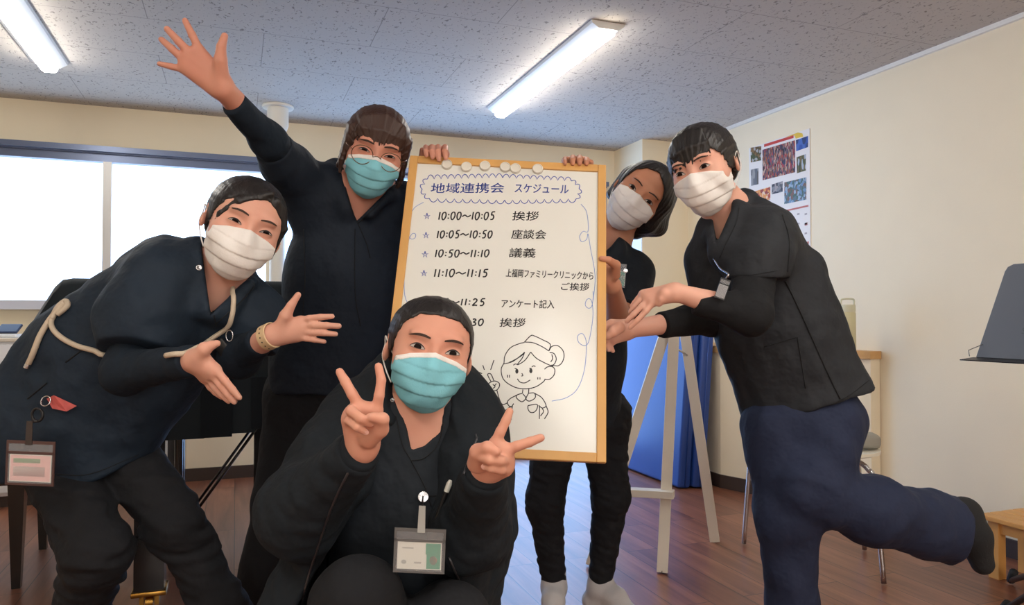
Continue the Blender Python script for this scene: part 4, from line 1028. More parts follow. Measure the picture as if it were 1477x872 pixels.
# ================================================================== the person on the right, on one leg
M_SK5 = skin('light_skin', s2l(228, 180, 158)); M_SCR5 = cloth('charcoal_black_scrub', s2l(38, 41, 46), .72); M_SOCKB = mat('black_sock', s2l(26, 26, 28), .9, bump=.3, bscale=200)
M_UNDB = cloth('plain_black_jersey', s2l(24, 25, 28), .85)
def build_w5():
    hd = Head(P(1016, 244, 1.85), yaw=-20, pitch=3, roll=-19, size=1.0, wide=1.04)
    body = Sd(); sk = hd.skull(); body.grp(sk, .01)
    nb = P(1062, 330, 1.90); chest = P(1092, 400, 1.90); pel = P(1160, 585, 1.92); fwd = unit(CAM-chest)
    body.cone(hd.L(0, .018, -.05), nb, .048, .055, .02); body.cone(nb, chest, .07, .11, .05, fwd, .6); body.cone(chest, pel, .12, .12, .05, fwd, .6)
    sr, er, wr = P(1096, 345, 1.82), P(1082, 452, 1.68), P(974, 421, 1.655)
    sl, el, wl = P(1030, 372, 1.98), P(1030, 456, 1.93), P(905, 475, 1.765)
    body.cone(sl, sr, .04, .04, .05); body.chain([sr, er, wr], [.042, .034, .0195], .02); body.chain([sl, el, wl], [.042, .034, .0205], .02)
    hl, hr = P(1130, 612, 1.90), P(1184, 605, 1.88); kl, kr = P(1135, 745, 1.84), P(1165, 704, 1.80); al, ar = P(1141, 960, 1.92), P(1378, 748, 1.93); al[2] = .09
    body.chain([hl, kl, al], [.065, .048, .033], .02); body.chain([hr, kr, ar], [.065, .048, .033], .02)
    t_ = al-V(_f[0], _f[1], 0)*.14; t_[2] = .03; foot(body, al, t_)
    toe = P(1417, 812, 1.91); body.chain([P(1385, 738, 1.94), P(1402, 772, 1.92), toe], [.034, .036, .024], .02)
    d = 1.66
    hand(body, wr, [seq([(942, 436, 0), (932, 448, -.004), (920, 461, 0), (909, 472, .006)], d), seq([(936, 430, .010), (926, 441, .006), (914, 453, .010), (904, 463, .016)], d),
                    seq([(931, 426, .024), (922, 434, .022), (915, 442, .026), (909, 449, .030)], d), seq([(927, 424, .040), (920, 430, .040), (915, 436, .042), (911, 441, .044)], d)],
         seq([(966, 423, -.008), (958, 424, -.016), (954, 431, -.018), (951, 438, -.014)], d), r=.0074, palm=.0108, s=.98)
    d = 1.745
    hand(body, wl, [seq([(882, 466, 0), (872, 470, -.002), (871, 479, -.006)], d), seq([(880, 474, .006), (872, 481, .004), (873, 491, .002)], d),
                    seq([(881, 483, .012), (874, 493, .012), (878, 504, .012)], d), seq([(886, 490, .016), (880, 498, .018), (884, 506, .018)], d)],
         seq([(893, 472, -.016), (885, 478, -.022), (877, 484, -.022), (869, 489, -.018)], d), r=.0078, palm=.0112)
    person = sd_obj('person', body, M_SK5, None, .0028)
    tag(person, 'person with a black fringe and white mask balancing on one leg at the right', 'person')
    hd.eyes(sk, person, opn=.0085, smile=.4, browz=.030, bw=.0042)
    hd.mask(person, False)
    hl_ = [(-.056, -.12), (-.060, -.02), (-.056, .022), (-.038, .044), (-.008, .054), (.022, .056), (.044, .050), (.057, .038), (.0655, .02), (.0655, -.01), (.062, -.12)]
    g = Sd(); hd.ell(g, (0, .022, .036), (.0775, .095, .0785)); hd.ell(g, (0, -.018, .020), (.0695, .0675, .0885), .02); hd.ell(g, (0, .03, .0), (.073, .083, .07), .02); hd.ell(g, (0, .12, .0), (.04, .035, .042), .02)
    g.cut(hd.frame_poly(hl_, -.3, .028), .004)
    xs = np.linspace(-.054, .046, 19)
    hd.fringe(g, [(x*.65+.008, .102-abs(x)*.2) for x in xs], [(x*1.06, (.028 if x < .02 else .028+(x-.02)*.25)-abs(min(x, 0))*.18+.003*math.sin(i*2.1)) for i, x in enumerate(xs)])
    for i in range(3): hd.cone(g, (-.064, -.030+.01*i, .045), (-.0675, -.034+.01*i, -.02-.004*i), .009, .002, .006)
    g.keep(plane_f(hd.L(0, .035, -.055), hd.R@V(0, -.55, -1)), .01); hd.grooves(g, 30, .0010)
    sd_obj('hair', g, M_HAIR, person, .0025)
    t = Sd()
    t.cone(P(1068, 352, 1.90), P(1097, 410, 1.90), .110, .142, .05, fwd, .72); t.cone(P(1095, 410, 1.90), P(1124, 485, 1.90), .138, .140, .05, fwd, .78); t.cone(P(1124, 485, 1.90), P(1178, 610, 1.91), .140, .172, .05, fwd, .80)
    t.cone(P(1068, 308, 1.90), P(1100, 340, 1.88), .038, .075, .05); t.cone(P(1040, 338, 1.90), P(1030, 372, 1.94), .040, .060, .05); t.cone(P(1098, 345, 1.84), P(1112, 400, 1.88), .070, .076, .05)
    t.chain([P(1062, 296, 1.84), P(1072, 292, 1.92), P(1058, 308, 1.98), P(1040, 322, 1.96), P(1030, 330, 1.88)], [.018, .026, .026, .022, .016], .02)
    t.cone(P(1066, 302, 1.82), P(1046, 358, 1.78), .024, .026, .03); t.cone(P(1029, 338, 1.85), P(1036, 366, 1.80), .016, .02, .03)
    t.keep(plane_f(P(1170, 582, 1.86), -_u*.958+_r*.287), .006)
    cuffed(t, [P(1104, 345, 1.80), P(1092, 375, 1.77), P(1087, 402, 1.75)], [.078, .072, .066], k=.04, n0=-_u+_r*.06)
    cuffed(t, [P(1028, 378, 1.96), P(1026, 420, 1.95)], [.06, .055], k=.04)
    t.off(waves(61, 30, (1, 1, .5)), .007); t.off(waves(62, 80), .0022)
    t.cut(cam_poly([(1026, 280), (1029, 322), (1034, 350), (1042, 332), (1054, 304), (1056, 280)], 1.86, -.09, .4), .004)
    sd_obj('scrub_top', t, M_SCR5, person, .0045)
    u = Sd(); cuffed(u, [P(1088, 390, 1.76), er, P(1002, 435, 1.665)], [.052, .046, .0275], k=.03); u.off(waves(63, 80), .002); sd_obj('sleeve', u, M_UNDB, person, .004)
    u = Sd(); cuffed(u, [P(1026, 410, 1.95), el, P(953, 468, 1.82)], [.05, .046, .032], k=.03); u.off(waves(64, 80), .002); sd_obj('sleeve', u, M_UNDB, person, .004)
    r = Sd()
    cuffed(r, [hl, kl, P(1142, 872, 1.87), al+V(0, 0, -.04)], [.090, .074, .060, .066], k=.03, end=.02)
    cuffed(r, [hr, P(1176, 665, 1.84), kr+(kr-hr)*.02], [.084, .083, .078], k=.05, n0=kr-hr+(kr-hr)*9)
    cuffed(r, [kr, P(1258, 735, 1.82), P(1376, 764, 1.90)], [.078, .076, .088], k=.05, end=.025, n0=P(1385, 700, 1.9)-P(1240, 690, 1.9)+(P(1385, 712, 1.9)-P(1367, 815, 1.9))*-.12)
    r.cone(hl, hr, .09, .09, .08); r.off(waves(65, 34, (1, 1, .7)), .006); r.off(waves(66, 90), .002)
    sd_obj('trousers', r, M_NAVY, person, .0045)
    q = Sd(); q.chain([P(1378, 746, 1.93), P(1388, 742, 1.94), P(1404, 773, 1.92), toe], [.040, .041, .041, .028], .02); q.ell(P(1394, 740, 1.95), (.034, .034, .034), None, .02); sd_obj('sock', q, M_SOCKB, person, .004)
    q = Sd(); t2 = t_+V(0, 0, .003); foot(q, al, t2, .040); sd_obj('sock', q, M_SOCKB, person, .005)
    return person, hd
W5, HD5 = build_w5()
# ================================================================== the whiteboard
def solve_quad(q, d1):
    r = [ray(*p) for p in q]; A = np.stack([-r[1], r[2], -r[3]], 1); x = np.linalg.solve(A, -r[0]*d1)
    return [CAM+a*b for a, b in zip(r, [d1, *x])]
TL, TR, BR, BL = solve_quad([(587.5, 223.4), (870.4, 237.2), (874.6, 667), (541, 650)], 1.86)
BW = np.linalg.norm(TR-TL); BHt = np.linalg.norm(TL-BL); bx = unit(TR-TL); by_ = unit((TL-BL)-bx*np.dot(TL-BL, bx)); bn = np.cross(bx, by_)   # bn towards the viewer
def pine(name='pine_frame'):
    return mat(name, s2l(218, 166, 96), .45, noise=.16, nscale=14, stretch=(1, 1, .25))
bc = (TL+BR)/2
board = thing('whiteboard', 'pine-framed whiteboard with a handwritten timetable, held up in the middle of the group', 'whiteboard', bc)
bO = BL
def bxy(u, v, h=0.0): return bO+bx*u+by_*v+bn*h
def bpart(boxes, name, m, bev=.0):
    b = MB(); M = Matrix(((bx[0], by_[0], bn[0], bO[0]), (bx[1], by_[1], bn[1], bO[1]), (bx[2], by_[2], bn[2], bO[2]), (0, 0, 0, 1)))
    for lo, hi in boxes: b.box(lo, hi, M, bev)
    return b.build(name, m, board)
fw = .0205
bpart([((fw*.7, fw*.7, -.012), (BW-fw*.7, BHt-fw*.7, -.005))], 'writing_panel', mat('glossy_white_panel', s2l(233, 233, 226), .22, spec=.5))
bpart([((0, 0, -.016), (fw, BHt, 0)), ((BW-fw, 0, -.016), (BW, BHt, 0)), ((fw, 0, -.016), (BW-fw, fw, 0)), ((fw, BHt-fw, -.016), (BW-fw, BHt, 0))], 'frame', pine(), .002)
M_INKK = mat('black_marker_ink', (.012, .012, .014), .5); M_INKB = mat('blue_marker_ink', s2l(58, 84, 176), .5); M_INKL = mat('pale_blue_marker_ink', s2l(120, 150, 208), .5)
PO = bO-bn*.005
def Bp(px, py): return onPlane(px, py, PO, bn)
def c5(x, y): return Bp(560+x*320/1163, 200+y*240/872)
def c6(x, y): return Bp(560+x*320/997, 400+y*280/872)
def stroke(mb, pts, w=.0021, f=c5, sm=4):
    q = [f(*p) for p in pts]
    q = smoothpath(q, sm) if sm and len(q) > 2 else q
    mb.ribbon(q, w, bn, .0006)
def lettering(mb, body, p0, p1, h, f=c5, shear=.12, off=0.0):
    """fits lettering between two baseline points, h = cap height in crop pixels"""
    me = text_mesh(body, 1.0, shear=shear, offset=off); n = len(me.vertices); co = np.empty(n*3); me.vertices.foreach_get('co', co); co = co.reshape(-1, 3)
    lo, hi = co.min(0), co.max(0); a, b = f(*p0), f(*p1); t = f(p0[0], p0[1]-h); u = unit(b-a); v = t-a; v = v-u*(v@u)
    q = a+np.outer((co[:, 0]-lo[0])/(hi[0]-lo[0]), b-a)+np.outer((co[:, 1]-lo[1])/(hi[1]-lo[1]), v)+bn*.0006
    for dx, dy in ((0, 0), (.00045, .0002), (-.0002, .0004)):
        me.vertices.foreach_set('co', (q+bx*dx+by_*dy).astype(f32).ravel()); mb.bm.from_mesh(me)
    bpy.data.meshes.remove(me)
DIG = {'0': [[(.5, 1), (.15, .8), (.05, .4), (.25, .02), (.6, .08), (.9, .5), (.8, .9), (.5, 1)]], '1': [[(.62, 1), (.5, .5), (.38, 0)]],
       '2': [[(.15, .8), (.45, 1), (.8, .85), (.7, .55), (.1, .02), (.5, .06), (.95, .0)]], '3': [[(.2, .95), (.6, 1), (.8, .8), (.4, .55), (.8, .4), (.7, .1), (.1, .02)]],
       '5': [[(.35, .98), (.28, .6), (.6, .62), (.8, .35), (.6, .05), (.1, .02)], [(.35, .98), (1.0, 1.02)]], ':': [[(.54, .74), (.48, .56)], [(.48, .30), (.42, .12)]],
       '~': [[(-.15, .42), (.25, .62), (.65, .40), (1.1, .60)]]}
def digits(mb, s, x0, x1, ybot, h, f, w=.0034):
    wd = {'1': .55, ':': .5, '~': 1.5}; tot = sum(wd.get(c, 1.0) for c in s); u = (x1-x0)/tot; x = x0
    for c in s:
        cw = wd.get(c, 1.0)*u
        for st in DIG[c]:
            jit = random.uniform(-.03, .03)
            stroke(mb, [(x+cw*.12+(px*.76)*cw+(py)*h*.10, ybot-(py+jit)*h) for px, py in st], w, f, 4 if c not in '1:' else 0)
        x += cw
for body, a_, b_, hh in (('地域連携会', (222, 286), (608, 284), 52), ('スケジュール', (662, 282), (945, 288), 46)):
    mb = MB(); lettering(mb, body, a_, b_, hh, shear=.08); mb.build('heading', M_INKB, board)
# scalloped cloud round the heading
mb = MB()
def scallops(a, b, n, h):
    a, b = V(*a, 0), V(*b, 0); d = b-a; nrm = V(d[1], -d[0], 0)/np.linalg.norm(d); pts = []
    for i in range(n):
        for k in range(6 if i < n-1 else 7):
            t = k/6; pts.append(a+d*((i+t)/n)+nrm*h*math.sin(math.pi*t)**.7)
    stroke(mb, [(p[0], p[1]) for p in pts], .0020, c5, 0)
scallops((205, 212), (600, 205), 11, 22); scallops((600, 205), (960, 222), 10, 20); scallops((960, 222), (1000, 262), 2, 16); scallops((1000, 262), (985, 315), 2, 18)
scallops((985, 315), (610, 322), 9, 20); scallops((610, 322), (215, 312), 9, 20); scallops((215, 312), (178, 265), 2, 17); scallops((178, 265), (205, 212), 2, 18)
mb.build('cloud_outline', M_INKB, board)
rows = [('10:00~10:05', 258, 560, 424, 40, c5), ('10:05~10:50', 250, 548, 520, 38, c5), ('10:50~11:10', 240, 532, 620, 38, c5), ('11:10~11:15', 234, 525, 724, 40, c5),
        ('11:15~11:25', 170, 437, 126, 30, c6), ('11:25~11:30', 160, 431, 216, 30, c6)]
txt = [[('挨拶', (650, 428), (790, 430), 48)], [('座談会', (644, 524), (828, 526), 48)], [('議義', (634, 622), (772, 624), 50)],
       [('上福岡ファミリークリニックから', (616, 724), (1074, 740), 42), ('ご挨拶', (906, 794), (1054, 797), 40)], [('アンケート記入', (509, 136), (745, 140), 38)], [('挨拶', (500, 222), (617, 224), 40)]]
for (s_, x0, x1, yb_, h_, f_), tt in zip(rows, txt):
    mb = MB(); digits(mb, s_, x0, x1, yb_, h_, f_); mb.build('time_slot', M_INKK, board)
    for body, a_, b_, hh in tt: mb = MB(); lettering(mb, body, a_, b_, hh, f_, shear=.10); mb.build('programme_item', M_INKK, board)
for cy_, cx_ in ((407, 203), (507, 198), (607, 193), (706, 187)):
    mb = MB(); A_ = [(cx_+17*math.sin(2*math.pi*k*2/5), cy_-17*math.cos(2*math.pi*k*2/5)) for k in range(6)]
    stroke(mb, A_, .0020, c5, 0); mb.build('drawn_star', M_INKB, board)
mb = MB()
stroke(mb, [(185, 333), (135, 365), (106, 430), (101, 485), (118, 524), (140, 520), (143, 500), (126, 498), (108, 530), (92, 600), (85, 690), (84, 790), (92, 840), (110, 868), (125, 860), (112, 850), (95, 880)], .0015)
mb.build('side_flourish', M_INKL, board)
mb = MB(); stroke(mb, [(1010, 343), (1036, 375), (1047, 430), (1046, 488), (1022, 485), (1003, 512), (1014, 540), (1040, 527), (1047, 498), (1061, 580), (1080, 680), (1084, 750), (1074, 845)], .0015); mb.build('side_flourish', M_INKL, board); mb = MB()
stroke(mb, [(920, 62), (921, 88), (914, 130), (898, 138), (885, 122), (894, 98), (912, 102), (920, 150), (916, 210), (900, 290), (880, 306), (855, 290), (852, 262), (872, 252), (888, 280), (890, 330), (880, 420), (850, 500), (800, 540), (735, 555)], .0015, c6); mb.build('side_flourish', M_INKL, board); mb = MB()
stroke(mb, [(240, 520), (285, 541), (360, 550), (438, 548)], .0015, c6)
mb.build('side_flourish', M_INKL, board)
# the drawing of a nurse with a raised finger
mb = MB()
for pts in ([(612, 290), (640, 262), (655, 262), (694, 280), (728, 300), (722, 330)], [(612, 290), (650, 293), (690, 310), (722, 330)],
            [(722, 330), (735, 310), (760, 306), (783, 325), (790, 352), (782, 380), (765, 396), (745, 396), (730, 400)], [(725, 337), (745, 342), (755, 366), (745, 390), (728, 395)], [(735, 345), (738, 365), (730, 380)],
            [(520, 385), (508, 410), (512, 445), (530, 470), (570, 493), (615, 500), (660, 492), (695, 470), (706, 455)],
            [(520, 385), (525, 350), (550, 315), (590, 297), (612, 292)], [(520, 388), (560, 377), (600, 347), (613, 335)], [(545, 380), (560, 374), (598, 352), (613, 335)], [(613, 335), (602, 362), (580, 392), (614, 372), (640, 335)],
            [(640, 335), (665, 362), (700, 382), (730, 396)], [(702, 412), (715, 402), (735, 400), (748, 412), (745, 437), (727, 456), (706, 458)],
            [(562, 394), (570, 389), (580, 390)], [(645, 402), (653, 397), (662, 400)], [(600, 430), (605, 440), (598, 443)], [(580, 455), (593, 470), (615, 473), (638, 460)],
            [(605, 503), (603, 520)], [(632, 500), (630, 520)], [(603, 520), (580, 527), (576, 540), (600, 558), (618, 542), (605, 522)], [(630, 520), (619, 545), (635, 555), (660, 540), (656, 519), (630, 520)],
            [(580, 527), (548, 544), (535, 562), (550, 582), (564, 566)], [(658, 520), (690, 540), (709, 575), (692, 586), (676, 574)], [(558, 575), (554, 610), (552, 640)], [(680, 578), (679, 635)], [(709, 575), (718, 605), (702, 635)], [(692, 588), (698, 602), (684, 622)],
            [(628, 575), (668, 570), (668, 590), (655, 605), (638, 605), (628, 590), (628, 575)], [(488, 505), (500, 548), (514, 570), (538, 562)], [(470, 510), (485, 560), (510, 602), (552, 578)],
            [(470, 510), (450, 505), (444, 485), (460, 470), (480, 465), (498, 474), (499, 490), (488, 505), (470, 510)], [(463, 470), (447, 438), (455, 431), (464, 438), (476, 467)], [(470, 480), (480, 490), (470, 498)], [(486, 476), (478, 486)]):
    stroke(mb, pts, .0021, c6, 5)
for pts in ([(395, 420), (422, 432)], [(425, 394), (432, 415)], [(475, 371), (460, 415)], [(536, 437), (536, 450)], [(545, 437), (545, 450)], [(672, 448), (672, 458)], [(682, 448), (682, 458)], [(568, 408), (578, 411)], [(634, 408), (644, 408)]): stroke(mb, pts, .0021, c6, 0)
for x, y in ((578, 421), (641, 419)):
    mb.poly([c6(x+7*math.cos(a), y+11*math.sin(a))+bn*.0006 for a in np.linspace(0, 2*np.pi, 17)[:-1]])
mb.build('drawn_nurse', M_INKK, board)
# magnets
M_MAG = mat('white_magnet_plastic', s2l(226, 222, 210), .4)
names = ['first from the left', 'second from the left', 'third from the left', 'fourth from the left', 'fifth from the left', 'last on the right']
for (x, y), nm in zip(((308, 139), (410, 152), (507, 147), (613, 153), (667, 160), (783, 163)), names):
    p = c5(x, y); r_ = np.linalg.norm(c5(x+31, y)-p)*.92
    o = MB().lathe([(0, 0), (r_, 0), (r_, .006), (r_*.93, .008), (r_*.80, .0085), (r_*.74, .0075), (0, .0075)], p, 28, bn).build('magnet', M_MAG, None, auto=40)
    tag(o, 'round white magnet along the top of the whiteboard, '+nm, 'magnet', 'whiteboard magnets')
# ================================================================== easel, mats, chair, stands, piano
M_EASEL = mat('off_white_painted_wood', s2l(226, 218, 204), .5, noise=.05, nscale=10)
E1, E2, E3 = onZ(955, 826, 0), onZ(1031, 781, 0), onZ(852, 816, 0)
T1, T2, T3 = P(973, 464, 2.93), P(986, 466, 3.00), P(963, 468, 2.96)
es = thing('easel', 'off-white wooden easel standing empty in front of the blue mats', 'easel', (E1+E2+E3)/3)
def leg(a, b, w, h, m, par, name='leg', face=None):
    n = unit(CAM-a); n[2] = 0
    return MB().obox(a+V(0, 0, .004), b, w, h, n, .002).build(name, m, par)
for a, b in ((E1, T1), (E2, T2), (E3, T3)):
    l_ = leg(a, b, .042, .024, M_EASEL, es)
ta = E1+(T1-E1)*.315; tb = E3+(T3-E3)*.315; dv = unit(tb-ta)
fr = unit(CAM-ta); fr[2] = 0
MB().obox(ta-dv*.03+fr*.028, tb+dv*.04+fr*.028, .05, .028, (0, 0, 1), .002).build('tray', M_EASEL, es)
pn = E1+(T1-E1)*.90; pm_ = E2+(T2-E2)*.86
MB().tube([pn, pm_], .004, 8).lathe([(0, 0), (.009, 0), (.009, .006), (0, .006)], pm_, 10, unit(pn-pm_)).build('brace_pin', M_MET, es, smooth=True)
MB().tube([E1+V(0, 0, .003), E1+V(0, 0, .012)], .012, 10).build('rubber_foot', mat('black_rubber', (.02, .02, .02), .7), es)
# blue gym mats
M_MAT = mat('blue_vinyl', s2l(38, 72, 146), .38, spec=.5, noise=.06, nscale=5, bump=.08, bscale=30)
ht = .95; tk = .082; th = math.asin(.075/ht)
for i, lb in enumerate(('thick blue gym mat leaning on the corner counter, the rear one against the wall side', 'thick blue gym mat with its broad side showing behind the easel')):
    M = Matrix.Translation((XP-.080-(tk+.004)*i, 0, 0.002)) @ Matrix.Rotation(th, 4, 'Y')
    b = MB(); b.box((-tk, 3.625+.02*i, 0), (0, 4.43, ht-.012*i), M, .016, 4)
    o = thing('gym_mat', lb, 'mat', (XP-.12-tk*i, 4.03, 0), 'blue gym mats')
    b.build('cover', M_MAT, o, auto=50)
    for yy in (3.622+.02*i, 4.433): MB().tube([M@Vector((-tk*.5, yy, .012)), M@Vector((-tk*.5, yy, ht-.03-.012*i))], .0035, 6).build('seam', M_MAT, o, smooth=True)
# white sheet on the side of the pillar
z0, z1 = onX(920, 452, XP)[2], onX(920, 300, XP)[2]
tag(MB().box((XP-.006, YP+.004, z0), (XP, YP+.34, z1)).build('notice_panel', mat('white_panel', s2l(238, 240, 240), .5)), 'plain white panel on the side of the pillar behind the bobbed person', 'panel')
# calendar on the right wall
cy0, cy1 = onX(1081, 214, XR)[1], onX(1168.5, 185, XR)[1]; cz1 = onX(1168.5, 185, XR)[2]; cz0 = onX(1170, 392, XR)[2]
cal = thing('wall_calendar', 'photo calendar hanging on the right wall above the bent back', 'calendar', (XR-.003, (cy0+cy1)/2, (cz0+cz1)/2))
MB().box((XR-.004, cy1, cz0), (XR-.0012, cy0, cz1)).build('paper', mat('calendar_paper', s2l(232, 226, 222), .6), cal)
def photo_mat(name, cols, sc, st=(1, 1, 1)):
    m = bpy.data.materials.new(name); m.use_nodes = True; nt = m.node_tree; N = nt.nodes; b = N['Principled BSDF']; b.inputs['Roughness'].default_value = .45
    tc = N.new('ShaderNodeTexCoord'); mp = N.new('ShaderNodeMapping'); mp.inputs['Scale'].default_value = st; n = N.new('ShaderNodeTexVoronoi'); n.inputs['Scale'].default_value = sc
    nt.links.new(tc.outputs['Object'], mp.inputs[0]); nt.links.new(mp.outputs[0], n.inputs['Vector'])
    sp = N.new('ShaderNodeSeparateColor'); nt.links.new(n.outputs['Color'], sp.inputs[0])
    cr = N.new('ShaderNodeValToRGB'); cr.color_ramp.interpolation = 'CONSTANT'; nt.links.new(sp.outputs[0], cr.inputs[0])
    while len(cr.color_ramp.elements) < len(cols): cr.color_ramp.elements.new(.5)
    for i, (e, c) in enumerate(zip(cr.color_ramp.elements, cols)): e.position = i/len(cols); e.color = s2l(*c)+(1,)
    nt.links.new(cr.outputs[0], b.inputs['Base Color']); return m
def cpt(x, y): p = onX(1040+x*200/793, 160+y*220/872, XR-.0046); return p
pics = [([(168, 210), (230, 200), (230, 282), (170, 294)], 'tree_photo', [(96, 74, 46), (130, 100, 60), (170, 170, 170), (70, 80, 50)], 60, (1, 1, 1)),
        ([(170, 335), (214, 326), (214, 418), (172, 428)], 'lake_photo', [(120, 120, 124), (100, 104, 112), (150, 150, 150), (90, 84, 80)], 50, (1, 1, .4)),
        ([(236, 222), (424, 166), (424, 350), (238, 396)], 'market_photo', [(70, 50, 60), (170, 60, 70), (120, 100, 110), (200, 170, 150), (60, 60, 90), (150, 90, 60), (40, 36, 44)], 90, (1, 2.2, .6)),
        ([(428, 166), (498, 142), (498, 206), (430, 230)], 'sky_photo', [(50, 82, 160), (70, 104, 180), (40, 60, 110)], 40, (1, 1, .6)),
        ([(432, 264), (485, 246), (485, 340), (434, 356)], 'waterfall_photo', [(80, 84, 50), (60, 70, 40), (170, 180, 190), (110, 96, 60)], 60, (1, 1.6, .5)),
        ([(168, 466), (282, 432), (282, 505), (170, 530)], 'food_photo', [(190, 80, 50), (220, 150, 80), (150, 60, 50), (230, 200, 170)], 70, (1, 1, 1)),
        ([(290, 420), (353, 400), (353, 462), (290, 476)], 'garden_photo', [(90, 90, 96), (130, 130, 136), (60, 60, 70), (160, 150, 150)], 60, (1, 1, 1)),
        ([(362, 408), (488, 378), (488, 506), (362, 532)], 'town_photo', [(110, 140, 170), (90, 110, 120), (120, 90, 80), (70, 100, 90), (150, 170, 190)], 70, (1, 1, .8))]
for q, nm, cols, sc, st in pics: MB().poly([cpt(*p) for p in q]).build(nm, photo_mat(nm+'_print', cols, sc, st), cal)
MB().poly([cpt(*p) for p in [(246, 190), (415, 138), (415, 154), (246, 206)]]).build('red_title_bar', mat('red_print', s2l(196, 66, 58), .5), cal)
MB().poly([cpt(*p) for p in [(360, 152), (440, 122), (466, 128), (470, 146), (428, 158), (418, 138)]]).build('yellow_burst', mat('yellow_print', s2l(226, 190, 70), .5), cal)
g_ = MB()
for y0 in (585, 640, 695, 750):
    for x0 in (300, 345, 390, 435, 478): g_.poly([cpt(x0, y0), cpt(x0+14, y0-3), cpt(x0+14, y0+7), cpt(x0, y0+10)])
g_.build('date_marks', mat('grey_print', s2l(170, 160, 160), .6), cal)
g_ = MB()
for x0, y0 in ((478, 640), (486, 748)): g_.poly([cpt(x0, y0), cpt(x0+16, y0-4), cpt(x0+16, y0+12), cpt(x0, y0+15)])
g_.poly([cpt(*p) for p in [(365, 566), (500, 536), (500, 546), (365, 576)]]); g_.build('red_date_marks', mat('faded_red_print', s2l(190, 110, 100), .6), cal)
# bottle on the counter
bb = onZ(1223, 507, ct); s_ = .92
bt = thing('water_bottle', 'khaki flask with a carry loop on the corner counter', 'bottle', bb)
M_BOT = mat('khaki_enamel', s2l(205, 198, 158), .45); M_CAP = mat('pale_khaki_plastic', s2l(208, 204, 176), .5)
MB().lathe([(0, 0), (.034, 0), (.037, .004), (.037, .185), (.034, .192), (0, .192)], bb, 36).build('body', M_BOT, bt, auto=40)
cp = MB().lathe([(0, .193), (.0365, .193), (.0368, .222), (.034, .228), (0, .228)], bb, 36).build('cap', M_CAP, bt, auto=40)
MB().tube(smoothpath([bb+_r*x+V(0, 0, z) for x, z in ((-.031, .224), (-.032, .244), (-.026, .254), (0, .256), (.026, .254), (.032, .244), (.031, .224))], 6), .0045, 8).build('carry_loop', M_CAP, cp, smooth=True)
# white chair with chrome legs
C1, C2, C3, C4 = onZ(1275, 841, .006), onZ(1105, 831, .006), onZ(1073, 783, .006), onZ(1247, 792, .006)
cc = (C1+C2+C3+C4)/4; cxv = unit((C1-C2)*V(1, 1, 0)); cyv = np.cross(V(0, 0, 1), cxv); sz = .98-(648-458)/1070*2.86
ch = thing('chair', 'white moulded chair on chrome legs behind the one-legged person', 'chair', (cc[0], cc[1], 0))
M_SEAT = mat('white_seat_shell', s2l(232, 226, 208), .35, spec=.5)
_sr, _sl = P(1271, 647, 2.86), P(1077, 628, 3.02); hw = cxv@(_sr-_sl)/2; cc = cc+cxv*(cxv@((_sr+_sl)/2-cc))
b = MB(); N_ = 40; rings = []
for (rr, zz) in ((1.0, 0), (1.0, -.012), (.9, -.020), (.4, -.024), (0.02, -.024)): rings.append((rr, zz))
rings = [(0.02, -.012), (.4, -.012), (.85, -.006)] + rings
R_ = []
for rr, zz in rings:
    L_ = []
    for k in range(N_):
        a = 2*math.pi*k/N_; c_, s__ = math.cos(a), math.sin(a); e = .72
        x = hw*rr*abs(c_)**e*(1 if c_ > 0 else -1); y = .215*rr*abs(s__)**e*(1 if s__ > 0 else -1)
        L_.append(b.bm.verts.new(V(cc[0], cc[1], sz)+cxv*x+cyv*y+V(0, 0, zz)))
    R_.append(L_)
for A_, B_ in zip(R_, R_[1:]):
    for k in range(N_): b.bm.faces.new((A_[k], A_[(k+1) % N_], B_[(k+1) % N_], B_[k]))
b.bm.faces.new(R_[0]); b.bm.faces.new(R_[-1][::-1]); b.build('seat', M_SEAT, ch, auto=50)
b = MB(); prof = [(-.19, .03), (-.215, .10), (-.235, .20), (-.25, .31)]; rows_ = []
for i, (yy, zz) in enumerate(prof):
    w_ = (.10, .13, .165, .15)[i]; rows_.append([V(cc[0], cc[1], sz)+cxv*x-cyv*(yy+.05*(x/.17)**2)+V(0, 0, zz) for x in np.linspace(-w_, w_, 11)])
vs = [[b.bm.verts.new(p) for p in r__] for r__ in rows_]
for A_, B_ in zip(vs, vs[1:]):
    for i in range(10): b.bm.faces.new((A_[i], A_[i+1], B_[i+1], B_[i]))
br_ = b.build('backrest', M_SEAT, ch, smooth=True); sm_ = br_.modifiers.new('thickness', 'SOLIDIFY'); sm_.thickness = .012; sm2 = br_.modifiers.new('round', 'SUBSURF'); sm2.levels = sm2.render_levels = 1
MB().obox(V(cc[0], cc[1], sz-.022)+cyv*.17, V(cc[0], cc[1], sz-.012)+cyv*.20, .05, .012).obox(V(cc[0], cc[1], sz-.02)+cyv*.15, V(cc[0], cc[1], sz+.04)+cyv*.20, .045, .010).build('back_bracket', M_MET, ch)
for q in (C1, C2, C3, C4):
    d_ = unit((q-cc)*V(1, 1, 0)); L0 = np.linalg.norm((q-cc)[:2]); c0 = V(cc[0], cc[1], sz-.036)
    MB().tube(smoothpath([c0+d_*.05, c0+d_*.12, c0+d_*(L0-.10), c0+d_*(L0-.055)+V(0, 0, -.025), q+(c0+d_*(L0-.04)-q)*.82, q], 7), .0095, 12).build('leg', M_MET, ch, smooth=True)
MB().lathe([(0, -.05), (.09, -.05), (.10, -.04), (.10, -.024), (0, -.024)], V(cc[0], cc[1], sz), 24).build('leg_hub', M_MET, ch)
gp = P(1243, 641, 2.90); gp[2] = sz+.001
